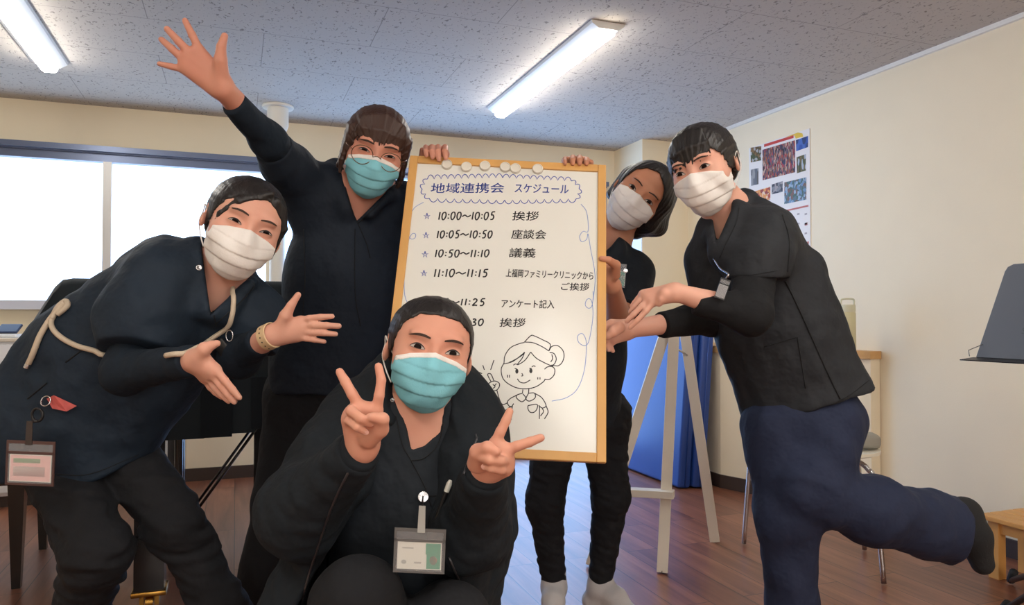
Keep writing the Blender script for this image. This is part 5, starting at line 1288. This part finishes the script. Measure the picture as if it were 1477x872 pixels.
o = MB(); o.box((-.06, -.05, 0), (.06, .05, .055), Matrix(((cxv[0], cyv[0], 0, gp[0]), (cxv[1], cyv[1], 0, gp[1]), (0, 0, 1, gp[2]), (0, 0, 0, 1))), .018, 4)
tag(o.build('pouch', mat('grey_felt', s2l(150, 146, 136), .9), None, auto=60), 'small grey rounded pouch lying on the white chair', 'pouch')
# music stand
M_STD = mat('grey_black_steel', s2l(92, 96, 104), .45, metal=.3); M_STB = mat('black_steel', s2l(38, 38, 40), .4, metal=.4)
b0 = P(1409, 515, 2.18); yx = V(0, -1, 0); tl_ = V(.085, 0, 0); hgt = onX(1430, 383, b0[0]+.08)[2]-b0[2]
up_ = unit(V(.090, 0, hgt)); nn = np.cross(yx, up_)       # nn faces away from or to the room
ln = hgt/up_[2]; wd_ = .50
ms = thing('music_stand', 'grey metal music stand cut off by the right edge of the photo', 'music stand', (b0[0]+.03, b0[1]-wd_/2, 0))
pl = [(0.0, 0), (wd_, 0), (wd_-.03, ln-.02), (wd_-.05, ln), (.052, ln), (.036, ln-.008), (.030, ln-.022)]
MB().prism(pl, .003, b0, yx, up_).build('desk', M_STD, ms)
lo_ = V(-1, 0, -.10); lo_ = unit(lo_)
MB().prism([(-.012, 0), (wd_+.012, 0), (wd_+.012, .055), (-.012, .055)], .003, b0, yx, lo_).build('ledge', M_STB, ms)
mbt = MB(); text_on(mbt, 'ST', .026, b0+yx*.118+up_*.075-V(.0038, 0, 0), yx, up_); mbt.build('embossed_lettering', mat('dull_grey_print', s2l(70, 76, 80), .5), ms)
MB().tube([b0+yx*.012+up_*.040-V(.004, 0, 0), b0-yx*.008+up_*.022-V(.03, 0, 0), b0+yx*.0-V(.030, 0, -.004)], .0012, 6).build('page_clip', M_STB, ms)
pc = V(b0[0]+.055, b0[1]-wd_/2, 0)
MB().tube([pc+V(0, 0, .14), pc+V(0, 0, b0[2]-.10)], .011, 12).tube([pc+V(0, 0, b0[2]-.32), pc+V(0, 0, b0[2]+.09)], .008, 12).build('pole', M_STB, ms, smooth=True)
MB().obox(pc+V(0, 0, b0[2]+.08), b0+yx*wd_/2+up_*.10+V(.006, 0, 0), .05, .02).build('tilt_bracket', M_STB, ms)
for ft in (onZ(1444, 884, .008), onZ(1458, 838, .008), V(pc[0]+.05, pc[1]-.33, .008)):
    lg_ = MB().tube([pc+V(0, 0, .34), ft*V(1, 1, 0)+V(0, 0, .012)], .010, 10).build('leg', M_STB, ms, smooth=True)
    MB().tube([ft*V(1, 1, 0)+V(0, 0, .013), ft*V(1, 1, 0)+V(0, 0, .013)+unit(pc-ft)*.05+V(0, 0, .045)], .0145, 10).build('rubber_foot', mat('dull_black_rubber', (.015, .015, .016), .8), lg_, smooth=True)
# low slatted bench
M_PINE2 = mat('yellow_pine', s2l(214, 158, 88), .45, noise=.14, nscale=10, stretch=(3, .5, 1))
q0 = onZ(1411, 740, onY(1440, 829, onZ(1440, 829, 0)[1])[2]+.0)
lp = onZ(1440, 829, 0); zt_ = P(1412, 740, np.dot(lp-CAM, _f))[2]
x0b, y1b = onZ(1410, 740, zt_)[0], onZ(1410, 740, zt_)[1]
bn_ = thing('slatted_bench', 'low slatted pine bench by the right wall at the photo edge', 'bench', (x0b+.13, y1b-.3, 0))
for i in range(4):
    xx = x0b+i*.0625
    if xx+.057 > XR-.02: break
    MB().box((xx, y1b-.62, zt_-.018), (xx+.057, y1b, zt_), None, .003).build('slat', M_PINE2, bn_)
xe = min(x0b+4*.0625-.006, XR-.025)
MB().box((x0b+.03, y1b-.56, zt_-.062), (x0b+.048, y1b-.06, zt_-.019)).box((xe-.048, y1b-.56, zt_-.062), (xe-.03, y1b-.06, zt_-.019)).box((x0b+.03, y1b-.045, zt_-.062), (xe-.03, y1b-.027, zt_-.019)).box((x0b+.03, y1b-.593, zt_-.062), (xe-.03, y1b-.575, zt_-.019)).build('apron', M_PINE2, bn_)
for xx in (x0b+.022, xe-.062):
    for yy in (y1b-.065, y1b-.595): MB().box((xx, yy, 0), (xx+.04, yy+.042, zt_-.019), None, .002).build('leg', M_PINE2, bn_)
# white riser pipe in front of the window pier
M_PIPE = mat('white_pvc', s2l(226, 222, 212), .4)
pp = onZ(401, 153, H)
t_ = thing('vent_pipe', 'white pipe running down from the ceiling beside the window', 'pipe', (pp[0], pp[1], 0))
MB().lathe([(0, 0), (.042, 0), (.042, H-.12), (0, H-.12)], (pp[0], pp[1], 0), 32).build('pipe', M_PIPE, t_, auto=40)
MB().lathe([(.040, H-.20), (.046, H-.15), (.056, H-.125), (.060, H-.11), (.060, H-.014), (.040, H-.014)], (pp[0], pp[1], 0), 32).build('socket', M_PIPE, t_, auto=40)
MB().lathe([(.040, H-.016), (.086, H-.014), (.090, H-.006), (.088, H), (.040, H)], (pp[0], pp[1], 0), 32).build('ceiling_flange', M_PIPE, t_, auto=40)
# white low cabinet under the window with a handset on it
zc = onY(20, 487, YB-.36)[2]
cb = thing('low_cabinet', 'white low cabinet under the high window at the far left', 'cabinet', (-1.6, YB-.2, 0))
M_CABW = mat('white_laminate', s2l(228, 228, 230), .4); M_CABT = mat('cream_laminate', s2l(216, 206, 190), .45)
MB().box((XL+.05, YB-.355, .06), (-.92, YB-.014, zc-.02), None, .003).build('body', M_CABW, cb)
MB().box((XL+.04, YB-.37, zc-.02), (-.90, YB-.014, zc), None, .003).build('top', M_CABT, cb)
MB().box((XL+.06, YB-.33, 0), (-.94, YB-.014, .06)).build('plinth', M_BASE, cb)
for i in range(3):
    xa = XL+.07+i*.54; d_ = MB().box((xa, YB-.372, .08), (xa+.52, YB-.356, zc-.035), None, .003).build('door', M_CABW, cb)
    MB().box((xa+.46, YB-.392, zc*.62), (xa+.475, YB-.372, zc*.62+.11), None, .003).build('handle', M_ALU2, d_)
hp = onY(14, 478, YB-.24)
ph = thing('handset', 'dark blue handset in a white cradle on the low white cabinet', 'telephone', (hp[0], hp[1], zc))
R9 = Matrix.Translation((hp[0], hp[1], zc)) @ Matrix.Rotation(math.radians(-18), 4, 'Z')
MB().box((-.07, -.06, 0), (.07, .06, .018), R9, .006, 3).build('cradle', M_CABW, ph)
MB().box((-.055, -.022, .0), (.055, .022, .014), R9 @ Matrix.Translation((0, .0, .040)) @ Matrix.Rotation(math.radians(38), 4, 'X') @ Matrix.Scale(1.6, 4, (0, 1, 0)), .004, 3).build('receiver', mat('dark_blue_plastic', s2l(44, 56, 84), .3), ph)
# grand piano under its black cover
YPN = 2.72
A_, B_ = onY(83, 400, YPN), onY(0, 531, YPN); zsk = onY(265, 632, YPN)[2]; xr_ = .50; ztop = A_[2]; YP2 = 3.95
sl_ = (A_[0]-B_[0])/(A_[2]-B_[2]); xk = A_[0]-sl_*(ztop-.66)
pn_ = thing('grand_piano', 'grand piano draped in a black cover behind the left-hand person', 'piano', (0, 3.3, 0))
M_COV = mat('black_piano_cover', s2l(30, 38, 44), .8, spec=.25, bump=.15, bscale=14, sheen=.2); M_COV2 = mat('black_cover_lining', s2l(24, 30, 36), .85, spec=.2); M_EBO = mat('black_lacquer', s2l(16, 15, 16), .18, coat=.4); M_BRS = mat('polished_brass', s2l(196, 150, 74), .25, metal=1)
b = MB()
outline = [(xk, .66), (A_[0]-.012, ztop-.03), (A_[0]+.01, ztop-.006), (A_[0]+.04, ztop)]
plan_front = YPN
# loft: profile along X (slope at the keyboard end), plan curve at the tail
xs = list(np.linspace(A_[0]+.04, xr_-.02, 10))
prof = outline+[(x, ztop) for x in xs[1:]]+[(xr_+.005, ztop-.02)]
def yfar(x):
    t = np.clip((x-A_[0]-.35)/(xr_-A_[0]-.35), 0, 1); return YP2
def ynear(x):
    t = np.clip((x-(xr_-.35))/.35, 0, 1); return YPN+.25*t*t
rowsA = []
for (x, z) in prof:
    rowsA.append([(x, ynear(x)+.0, zsk+.02), (x, ynear(x)-.0, z-.022 if z > zsk+.06 else z), (x, ynear(x)+.022, z), (x, yfar(x)-.03, z), (x, yfar(x), z-.03), (x, yfar(x), zsk+.02)])
vs = [[b.bm.verts.new(p) for p in r__] for r__ in rowsA]
for X_, Y_ in zip(vs, vs[1:]):
    for i in range(5): b.bm.faces.new((X_[i], X_[i+1], Y_[i+1], Y_[i]))
b.bm.faces.new(vs[0]); b.bm.faces.new(vs[-1][::-1])
cv = b.build('cover', M_COV, pn_, auto=55)
# skirt flaps
ex_ = [onY(q, 632, YPN)[0] for q in (196, 237, 292, 332, 365)]
edges_ = [xk+.02]+[xk+.02+(ex_[0]-xk-.02)*k/3 for k in (1, 2)]+ex_+[ex_[-1]+.10, ex_[-1]+.20]
for i, (xa, xb) in enumerate(zip(edges_, edges_[1:])):
    o_ = .010+.006*(i % 2); zb = onY(265, (633, 634, 632, 631, 633, 632, 628, 622, 622, 622)[min(i, 9)], YPN)[2]
    MB().box((xa-.006, YPN-o_, zb), (xb+.006, YPN-o_+.004, zsk+.20), None, .0015).build('cover_flap', M_COV2 if i % 2 else M_COV, cv)
MB().box((xk+.06, YPN+.05, zsk+.03), (xr_-.30, YP2-.06, zsk+.12)).build('case', M_EBO, pn_)
def pleg(x, y):
    l_ = MB(); l_.prism([(-.046, -.046), (.046, -.046), (.046, .046), (-.046, .046)], zsk+.03-.065, (x, y, .065), (1, 0, 0), (0, 1, 0))
    l_ = l_.build('leg', M_EBO, pn_)
    c_ = MB(); c_.box((x-.054, y-.054, .055), (x+.054, y+.054, .072), None, .004).lathe([(0, -.012), (.026, -.012), (.026, .012), (0, .012)], (x, y-.01, .027), 20, (1, 0, 0)).box((x-.03, y-.03, .02), (x-.016, y+.03, .058)).box((x+.016, y-.03, .02), (x+.03, y+.03, .058))
    c_.build('caster', M_BRS, l_, auto=40)
lx_ = onY(217, 800, YPN+.07)[0]; pleg(lx_, YPN+.07); pleg(lx_, YP2-.12); pleg(xr_-.38, (YPN+YP2)/2)
# pedal lyre
lyx, lyy = onZ(258, 800, 0)[0], onZ(258, 800, 0)[1]
ly = MB(); ly.box((lyx-.05, lyy-.13, .07), (lyx+.05, lyy+.13, .15), None, .004)
for yy in (-.055, .055): ly.tube([(lyx, lyy+yy, .15), (lyx, lyy+yy, zsk+.03)], .016, 12)
lyo = ly.build('pedal_lyre', M_EBO, pn_, auto=40)
for yy in (-.07, .0, .07): MB().box((lyx-.17, lyy+yy-.012, .085), (lyx-.05, lyy+yy+.012, .095), None, .004).build('pedal', M_MET, lyo)
for yy in (-.085, .085): MB().tube([(lyx+.03, lyy+yy, .14), (lyx+.36, lyy+yy, zsk+.03)], .006, 8).build('brace_rod', M_EBO, lyo, smooth=True)
# piano bench
K1, K2 = onZ(24, 847, 0), onZ(50, 792, 0)
pb = thing('piano_bench', 'black piano bench with tapered legs behind the left-hand person', 'bench', (K1[0]-.17, (K1[1]+K2[1])/2, 0))
for (x, y) in ((K1[0], K1[1]), (K1[0]-.02, K2[1]), (K1[0]-.34, K1[1]), (K1[0]-.34, K2[1])):
    b = MB(); b.prism([(-.014, -.014), (.014, -.014), (.014, .014), (-.014, .014)], .38, (x, y, 0), (1, 0, 0), (0, 1, 0))
    for v in b.bm.verts:
        if v.co.z > .1: v.co.x = x+(v.co.x-x)*1.9; v.co.y = y+(v.co.y-y)*1.9
    b.build('leg', M_EBO, pb)
MB().box((K1[0]-.39, K1[1]-.05, .38), (K1[0]+.05, K2[1]+.05, .41), None, .004).build('apron', M_EBO, pb)
MB().box((K1[0]-.39, K1[1]-.05, .411), (K1[0]+.05, K2[1]+.05, .465), None, .02, 4).build('seat_cushion', mat('black_leatherette', s2l(22, 22, 24), .4), pb, auto=50)
# ================================================================== what they wear and carry
T1_, T2_, T3_, T4_, T5_ = [trees(*[c for c in w.children if c.name.split('.')[0] in ('scrub_top', 'hooded_jacket', 'trousers', 'sleeve')]) for w in (W1, W2, W3, W4, W5)]
M_SEAM = mat('dark_seam_thread', (.006, .007, .009), .9)
def seam(ts, pts, parent, r=.0013, m=None, name='seam'):
    q = on_cloth(ts, pts, .0006)
    if len(q) > 2: return MB().tube(q, r, 6).build(name, m or M_SEAM, parent, smooth=True)
j1 = child(W1, 'hooded_jacket'); t1 = child(W1, 'scrub_top'); t2 = child(W2, 'scrub_top'); t3 = child(W3, 'scrub_top'); t4 = child(W4, 'scrub_top'); t5 = child(W5, 'scrub_top')
Tj = trees(j1)
for pts in ([(546, 612), (520, 650), (482, 722), (454, 802), (434, 868)], [(688, 630), (680, 654), (669, 684)], [(648, 803), (662, 836), (675, 868)]): seam(Tj, pts, j1, .0022, M_ZIP, 'zip')
seam(Tj, [(686, 626), (688, 636)], j1, .0016, M_ZIP, 'zip_pull')
Tt = trees(t1)
seam(Tt, [(571, 600), (580, 640), (592, 662), (612, 700), (622, 730)], t1); seam(Tt, [(640, 610), (632, 640), (612, 660), (593, 664)], t1)
seam(Tt, [(612, 716), (650, 712)], t1, .0015, None, 'pocket_edge')
h = hit(Tt, 566, 574) or hit(T1_, 566, 574)
def snap(ts, px, py, parent, r=.006):
    h = hit(ts, px, py)
    if h: MB().lathe([(r*.55, .001), (r*.7, .0022), (r, .0018), (r, 0), (r*.55, 0)], h[0], 16, h[1]).build('snap_button', M_MET, parent, smooth=True)
snap(T1_, 566, 577, j1, .0045)
# seams of the other tops
T5t = trees(t5); T2t = trees(t2); T3t = trees(t3); T4t = trees(t4)
seam(T5t, [(1133, 405), (1160, 462), (1190, 530), (1216, 584)], t5, .0022); seam(T5t, [(1128, 310), (1138, 345), (1136, 392)], t5)
seam(T5t, [(1102, 500), (1150, 486)], t5); seam(T5t, [(1150, 486), (1162, 560)], t5); seam(T5t, [(1052, 397), (1085, 396), (1120, 390)], t5, .001)
seam(T5t, [(1086, 600), (1130, 607), (1212, 577), (1254, 548)], t5, .001)
seam(T5t, [(1066, 300), (1062, 320), (1048, 350), (1038, 372)], t5)
seam(T2t, [(298, 366), (302, 400), (306, 440), (312, 470)], t2); seam(T2t, [(366, 412), (350, 432), (330, 450), (312, 466)], t2)
seam(T2t, [(95, 522), (118, 505)], t2, .0018); seam(T2t, [(40, 575), (68, 552)], t2, .0018); seam(T2t, [(80, 683), (130, 683), (200, 655)], t2, .001)
seam(T2t, [(160, 500), (205, 508), (240, 500)], t2, .0012)
snap(T2t, 287, 386, t2, .0065)
seam(T3t, [(496, 262), (506, 300), (516, 322), (528, 350), (534, 372)], t3); seam(T3t, [(556, 284), (540, 300), (516, 322)], t3); seam(T3t, [(438, 330), (440, 400), (436, 470)], t3, .0012); seam(T3t, [(512, 330), (512, 420), (520, 470)], t3, .0012)
# ---- name badges
M_CLR = bpy.data.materials.new('clear_vinyl'); M_CLR.use_nodes = True
_b = M_CLR.node_tree.nodes['Principled BSDF']; _b.inputs['Base Color'].default_value = (.9, .9, .92, 1); _b.inputs['Roughness'].default_value = .12; _b.inputs['Alpha'].default_value = .13
M_SMOKE = mat('smoky_vinyl_edge', s2l(104, 104, 104), .25); M_BROWNV = mat('brown_vinyl_edge', s2l(86, 62, 60), .3); M_CARD = mat('white_card', s2l(224, 224, 214), .5)
M_GREEN = mat('green_print', s2l(34, 142, 106), .5); M_FACE = mat('blurred_portrait_print', s2l(186, 132, 112), .5); M_GREY = mat('grey_card_print', s2l(176, 178, 172), .6); M_PINK = mat('pink_card_print', s2l(236, 190, 186), .5); M_BLK = mat('black_plastic', s2l(22, 22, 24), .4)
def badge(label, pxs, d, edge, printer, turn=0.0, lean=.0, group='name badges'):
    """pxs: top-left, top-right, bottom-left of the holder in the photo"""
    a, b_, c = [P(q[0], q[1], d) for q in pxs]
    x = unit(b_-a); y = unit(a-c); y = unit(y-x*(x@y)); n = np.cross(x, y); w_ = np.linalg.norm(b_-a); h_ = np.linalg.norm(a-c); o = c
    t = thing('name_badge', label, 'name badge', (a+b_)/2, group)
    hb = MB()
    for q in ([(0, 0), (w_, 0), (w_, h_*.05), (0, h_*.05)], [(0, h_*.70), (w_, h_*.70), (w_, h_*.76), (0, h_*.76)], [(0, h_*.93), (w_, h_*.93), (w_, h_), (0, h_)]): hb.prism(q, .0022, o, x, y)
    for q in ([(0, h_*.05), (w_*.045, h_*.05), (w_*.045, h_*.93), (0, h_*.93)], [(w_*.955, h_*.05), (w_, h_*.05), (w_, h_*.93), (w_*.955, h_*.93)]): hb.prism(q, .0022, o, x, y)
    hd_ = hb.build('holder_rim', edge, t)
    MB().prism([(w_*.02, h_*.02), (w_*.98, h_*.02), (w_*.98, h_*.98), (w_*.02, h_*.98)], .0004, o+n*.0016, x, y).build('clear_sleeve', M_CLR, t)
    MB().prism([(w_*.07, h_*.08), (w_*.93, h_*.08), (w_*.93, h_*.69), (w_*.07, h_*.69)], .0006, o+n*.0004, x, y).build('card', M_CARD, t)
    def pr(q, m, nm): MB().poly([o+n*.00115+x*u*w_+y*v*h_ for u, v in q]).build(nm, m, t)
    printer(pr)
    return t, o, x, y, n, w_, h_
def near_d(ts, pts, dflt):
    q = [hit(ts, *p) for p in pts]; q = [np.dot(h_[0]-CAM, _f) for h_ in q if h_]
    return min(q) if q else dflt
def rect(u0, v0, u1, v1): return [(u0, v0), (u1, v0), (u1, v1), (u0, v1)]
def oval(u, v, a, b_): return [(u+a*math.cos(k), v+b_*math.sin(k)) for k in np.linspace(0, 2*np.pi, 21)[:-1]]
def pr1(pr):
    pr(rect(.62, .42, .91, .67), M_GREEN, 'green_field'); pr(rect(.64, .10, .91, .42), M_GREEN, 'photo_field'); pr(oval(.775, .29, .075, .10), M_FACE, 'portrait')
    pr(rect(.16, .54, .38, .57), M_GREY, 'blurred_line'); pr(oval(.20, .24, .05, .05), M_GREY, 'blurred_mark'); pr(rect(.40, .21, .54, .25), M_GREY, 'blurred_line')
bt_, o, x, y, n, w_, h_ = badge('clear name badge with a green and white card on the crouching person', [(571, 760), (645, 763), (567, 824)], 1.16, M_SMOKE, pr1)
top = o+x*w_*.52+y*h_
hk = hit(T1_, 610, 716)
kp = P(610, 717, 1.20)
MB().prism([(-.006, -.006), (.006, -.006), (.005, .036), (-.005, .036)], .0015, top+n*.002, x, y).build('strap', mat('translucent_strap', s2l(176, 178, 174), .35), bt_)
kp2 = hk[0]+hk[1]*.004 if hk else kp
MB().tube(smoothpath([top+y*.034, top+y*.045+n*.002, (top+y*.05+kp2)/2, kp2], 5), .0012, 6).build('cord', M_BLK, bt_, smooth=True)
MB().lathe([(0, 0), (.009, 0), (.010, .003), (.009, .007), (0, .008)], kp2, 18, unit(CAM-kp2)).build('reel_clip', M_MET, bt_, auto=40)
def pr2(pr):
    pr(rect(.09, .10, .91, .67), M_PINK, 'pink_field'); pr(rect(.15, .50, .70, .60), mat('pale_green_print', s2l(170, 206, 160), .6), 'green_line'); pr(rect(.15, .2, .80, .42), mat('pale_print', s2l(240, 226, 220), .6), 'blurred_text')
hb_ = hit(T2_, 46, 640)
db = np.dot(hb_[0]-CAM, _f)-.035 if hb_ else 1.5
bt_, o, x, y, n, w_, h_ = badge('brown-edged name badge with a pink card hanging from the leaning left person', [(14, 634), (84, 637), (8, 698)], min(db, 1.50), M_BROWNV, pr2)
top = o+x*w_*.46+y*h_; r1 = hit(T2_, 62, 578); r1 = r1[0]+r1[1]*.006 if r1 else P(62, 578, 1.5); r0 = P(54, 598, min(db, 1.50)); r2_ = P(66, 578, np.dot(r1-CAM, _f)-.012)
MB().prism([(-.007, -.008), (.007, -.008), (.006, .040), (-.006, .040)], .0015, top+n*.002, x, y).build('strap', mat('dark_strap', s2l(60, 52, 50), .4), bt_)
MB().tube([r0+_r*.011*math.cos(a)+_u*.013*math.sin(a) for a in np.linspace(0, 2*np.pi, 21)[:-1]], .0026, 8, closed=True).tube([top+y*.038, r0-_u*.012], .003, 8).build('black_clasp', M_BLK, bt_, smooth=True)
MB().tube([r2_+_r*.010*math.cos(a)+_u*.010*math.sin(a)+_f*.004*math.sin(a) for a in np.linspace(0, 2*np.pi, 21)[:-1]], .0014, 8, closed=True).build('split_ring', M_MET, bt_, smooth=True)
rt = [(70, 574), (80, 569), (112, 584), (97, 592), (78, 588)]
q = [hit(T2_, *p) for p in rt]; q = [(h_[0]+h_[1]*.005) if h_ else P(*p, 1.5) for h_, p in zip(q, rt)]
tg = MB(); A_ = [tg.bm.verts.new(p) for p in q]; B_ = [tg.bm.verts.new(p-unit(CAM-q[0])*-.002) for p in q]; tg.bm.faces.new(A_); tg.bm.faces.new(B_[::-1])
for i in range(5): tg.bm.faces.new((A_[i], A_[(i+1) % 5], B_[(i+1) % 5], B_[i]))
tg.build('red_tag', mat('red_and_white_print', s2l(198, 92, 88), .5, noise=.4, nscale=60), bt_)
def pr4(pr): pr(rect(.1, .08, .9, .68), M_GREEN, 'green_field'); pr(oval(.62, .40, .22, .14), M_CARD, 'white_patch')
h4 = hit(T4_, 897, 398); d4 = near_d(T4_, [(a, b) for a in (888, 896, 903) for b in (380, 392, 404, 414)], 2.0)-.010
bt_, o, x, y, n, w_, h_ = badge('small green name badge clipped to the bobbed person behind the whiteboard', [(890, 380), (902, 381), (889, 414)], d4, M_SMOKE, pr4)
MB().lathe([(0, 0), (.006, 0), (.006, .005), (0, .006)], o+x*w_*.9+y*h_*.72, 14, n).build('clip', M_MET, bt_, auto=40)
h5 = hit(T5_, 1036, 405); d5 = near_d(T5_, [(a, b) for a in (1027, 1034, 1043) for b in (396, 405, 415, 428)], 1.72)-.010
def pr5(pr): pr(rect(.08, .08, .92, .68), mat('dark_grey_card_print', s2l(96, 98, 102), .5), 'grey_card_face')
bt_, o, x, y, n, w_, h_ = badge('grey name badge on a clasp at the chest of the one-legged person', [(1029, 398), (1043, 403), (1030, 428)], d5, M_BLK, pr5)
tp = o+x*w_*.5+y*h_; h6 = hit(T5_, 1031, 372); h6 = h6[0]+h6[1]*.004 if h6 else P(1031, 372, d5)
MB().tube(smoothpath([tp, tp+y*.012+n*.003, (tp+h6)/2+n*.004, h6], 5), .0022, 8).build('clasp', M_MET, bt_, smooth=True)
# pen in the breast pocket
hp_ = hit(T1_, 646, 716); pb0 = hp_[0]+hp_[1]*.006 if hp_ else P(646, 716, 1.3)
ax_ = unit(_u*.95+_r*.35)
pt_ = thing('pen', 'white-capped pen in the breast pocket of the crouching person', 'pen', pb0)
MB().lathe([(0, -.05), (.0042, -.048), (.0042, .006), (0, .006)], pb0, 14, ax_).build('barrel', M_BLK, pt_, auto=40); MB().lathe([(.0046, .006), (.0048, .020), (.003, .026), (0, .027)], pb0, 14, ax_).build('cap', M_CARD, pt_, auto=40)
# cord slung across the left-hand person
M_CORD = mat('beige_braided_cord', s2l(206, 190, 168), .8, bump=.4, bscale=400)
ct_ = thing('shoulder_cord', 'beige braided cord slung round the leaning left person with a metal clasp', 'cord', P(92, 440, 1.6))
def cord(pts, r=.0058): 
    q = on_cloth(T2_, pts, r*1.05, 7); return MB().tube(q, r, 8).build('cord', M_CORD, ct_, smooth=True) if len(q) > 2 else None
cord([(95, 440), (84, 452), (73, 466), (62, 485), (54, 505), (45, 524)], .0062); cord([(88, 446), (79, 458), (78, 472), (90, 486), (115, 499), (152, 508)]); cord([(78, 462), (86, 446), (97, 437), (100, 443), (86, 455)], .006)
cord([(243, 514), (270, 508), (300, 490), (326, 470), (333, 450), (337, 425), (342, 404)], .0052)
e1 = hit(T2_, 45, 524)
if e1: MB().lathe([(.0062, 0), (.0066, .003), (.0066, .010), (0, .011)], e1[0]+e1[1]*.006, 12, unit(P(42, 530, 1.6)-P(46, 522, 1.6))).build('metal_tip', M_MET, ct_, auto=40)
k_ = hit(T2_, 331, 474); k_ = k_[0]+k_[1]*.010 if k_ else P(331, 474, 1.55)
kd = np.dot(k_-CAM, _f)-.01
MB().tube([P(331, 466, kd), P(331, 476, kd)], .0035, 8).tube([P(331+5*math.cos(a), 484+8*math.sin(a), kd) for a in np.linspace(0, 2*np.pi, 17)[:-1]], .0014, 7, closed=True).build('snap_hook', M_MET, ct_, smooth=True)
ph_ = thing('pager', 'small black pocket device with a red edge on the chest of the leaning left person', 'pager', P(322, 505, kd))
Mp = Matrix(((_r[0], _f[0], _u[0], 0), (_r[1], _f[1], _u[1], 0), (_r[2], _f[2], _u[2], 0), (0, 0, 0, 1))); Mp = Matrix.Translation(P(322, 503, kd+.006)) @ Mp @ Matrix.Rotation(math.radians(-38), 4, 'Y')
MB().box((-.014, -.005, -.022), (.014, .005, .022), Mp, .004, 3).build('case', M_BLK, ph_, auto=50); MB().box((-.0145, -.0056, -.0235), (.0145, .0035, -.020), Mp, .001).build('red_edge', mat('red_plastic', s2l(180, 40, 44), .4), ph_)
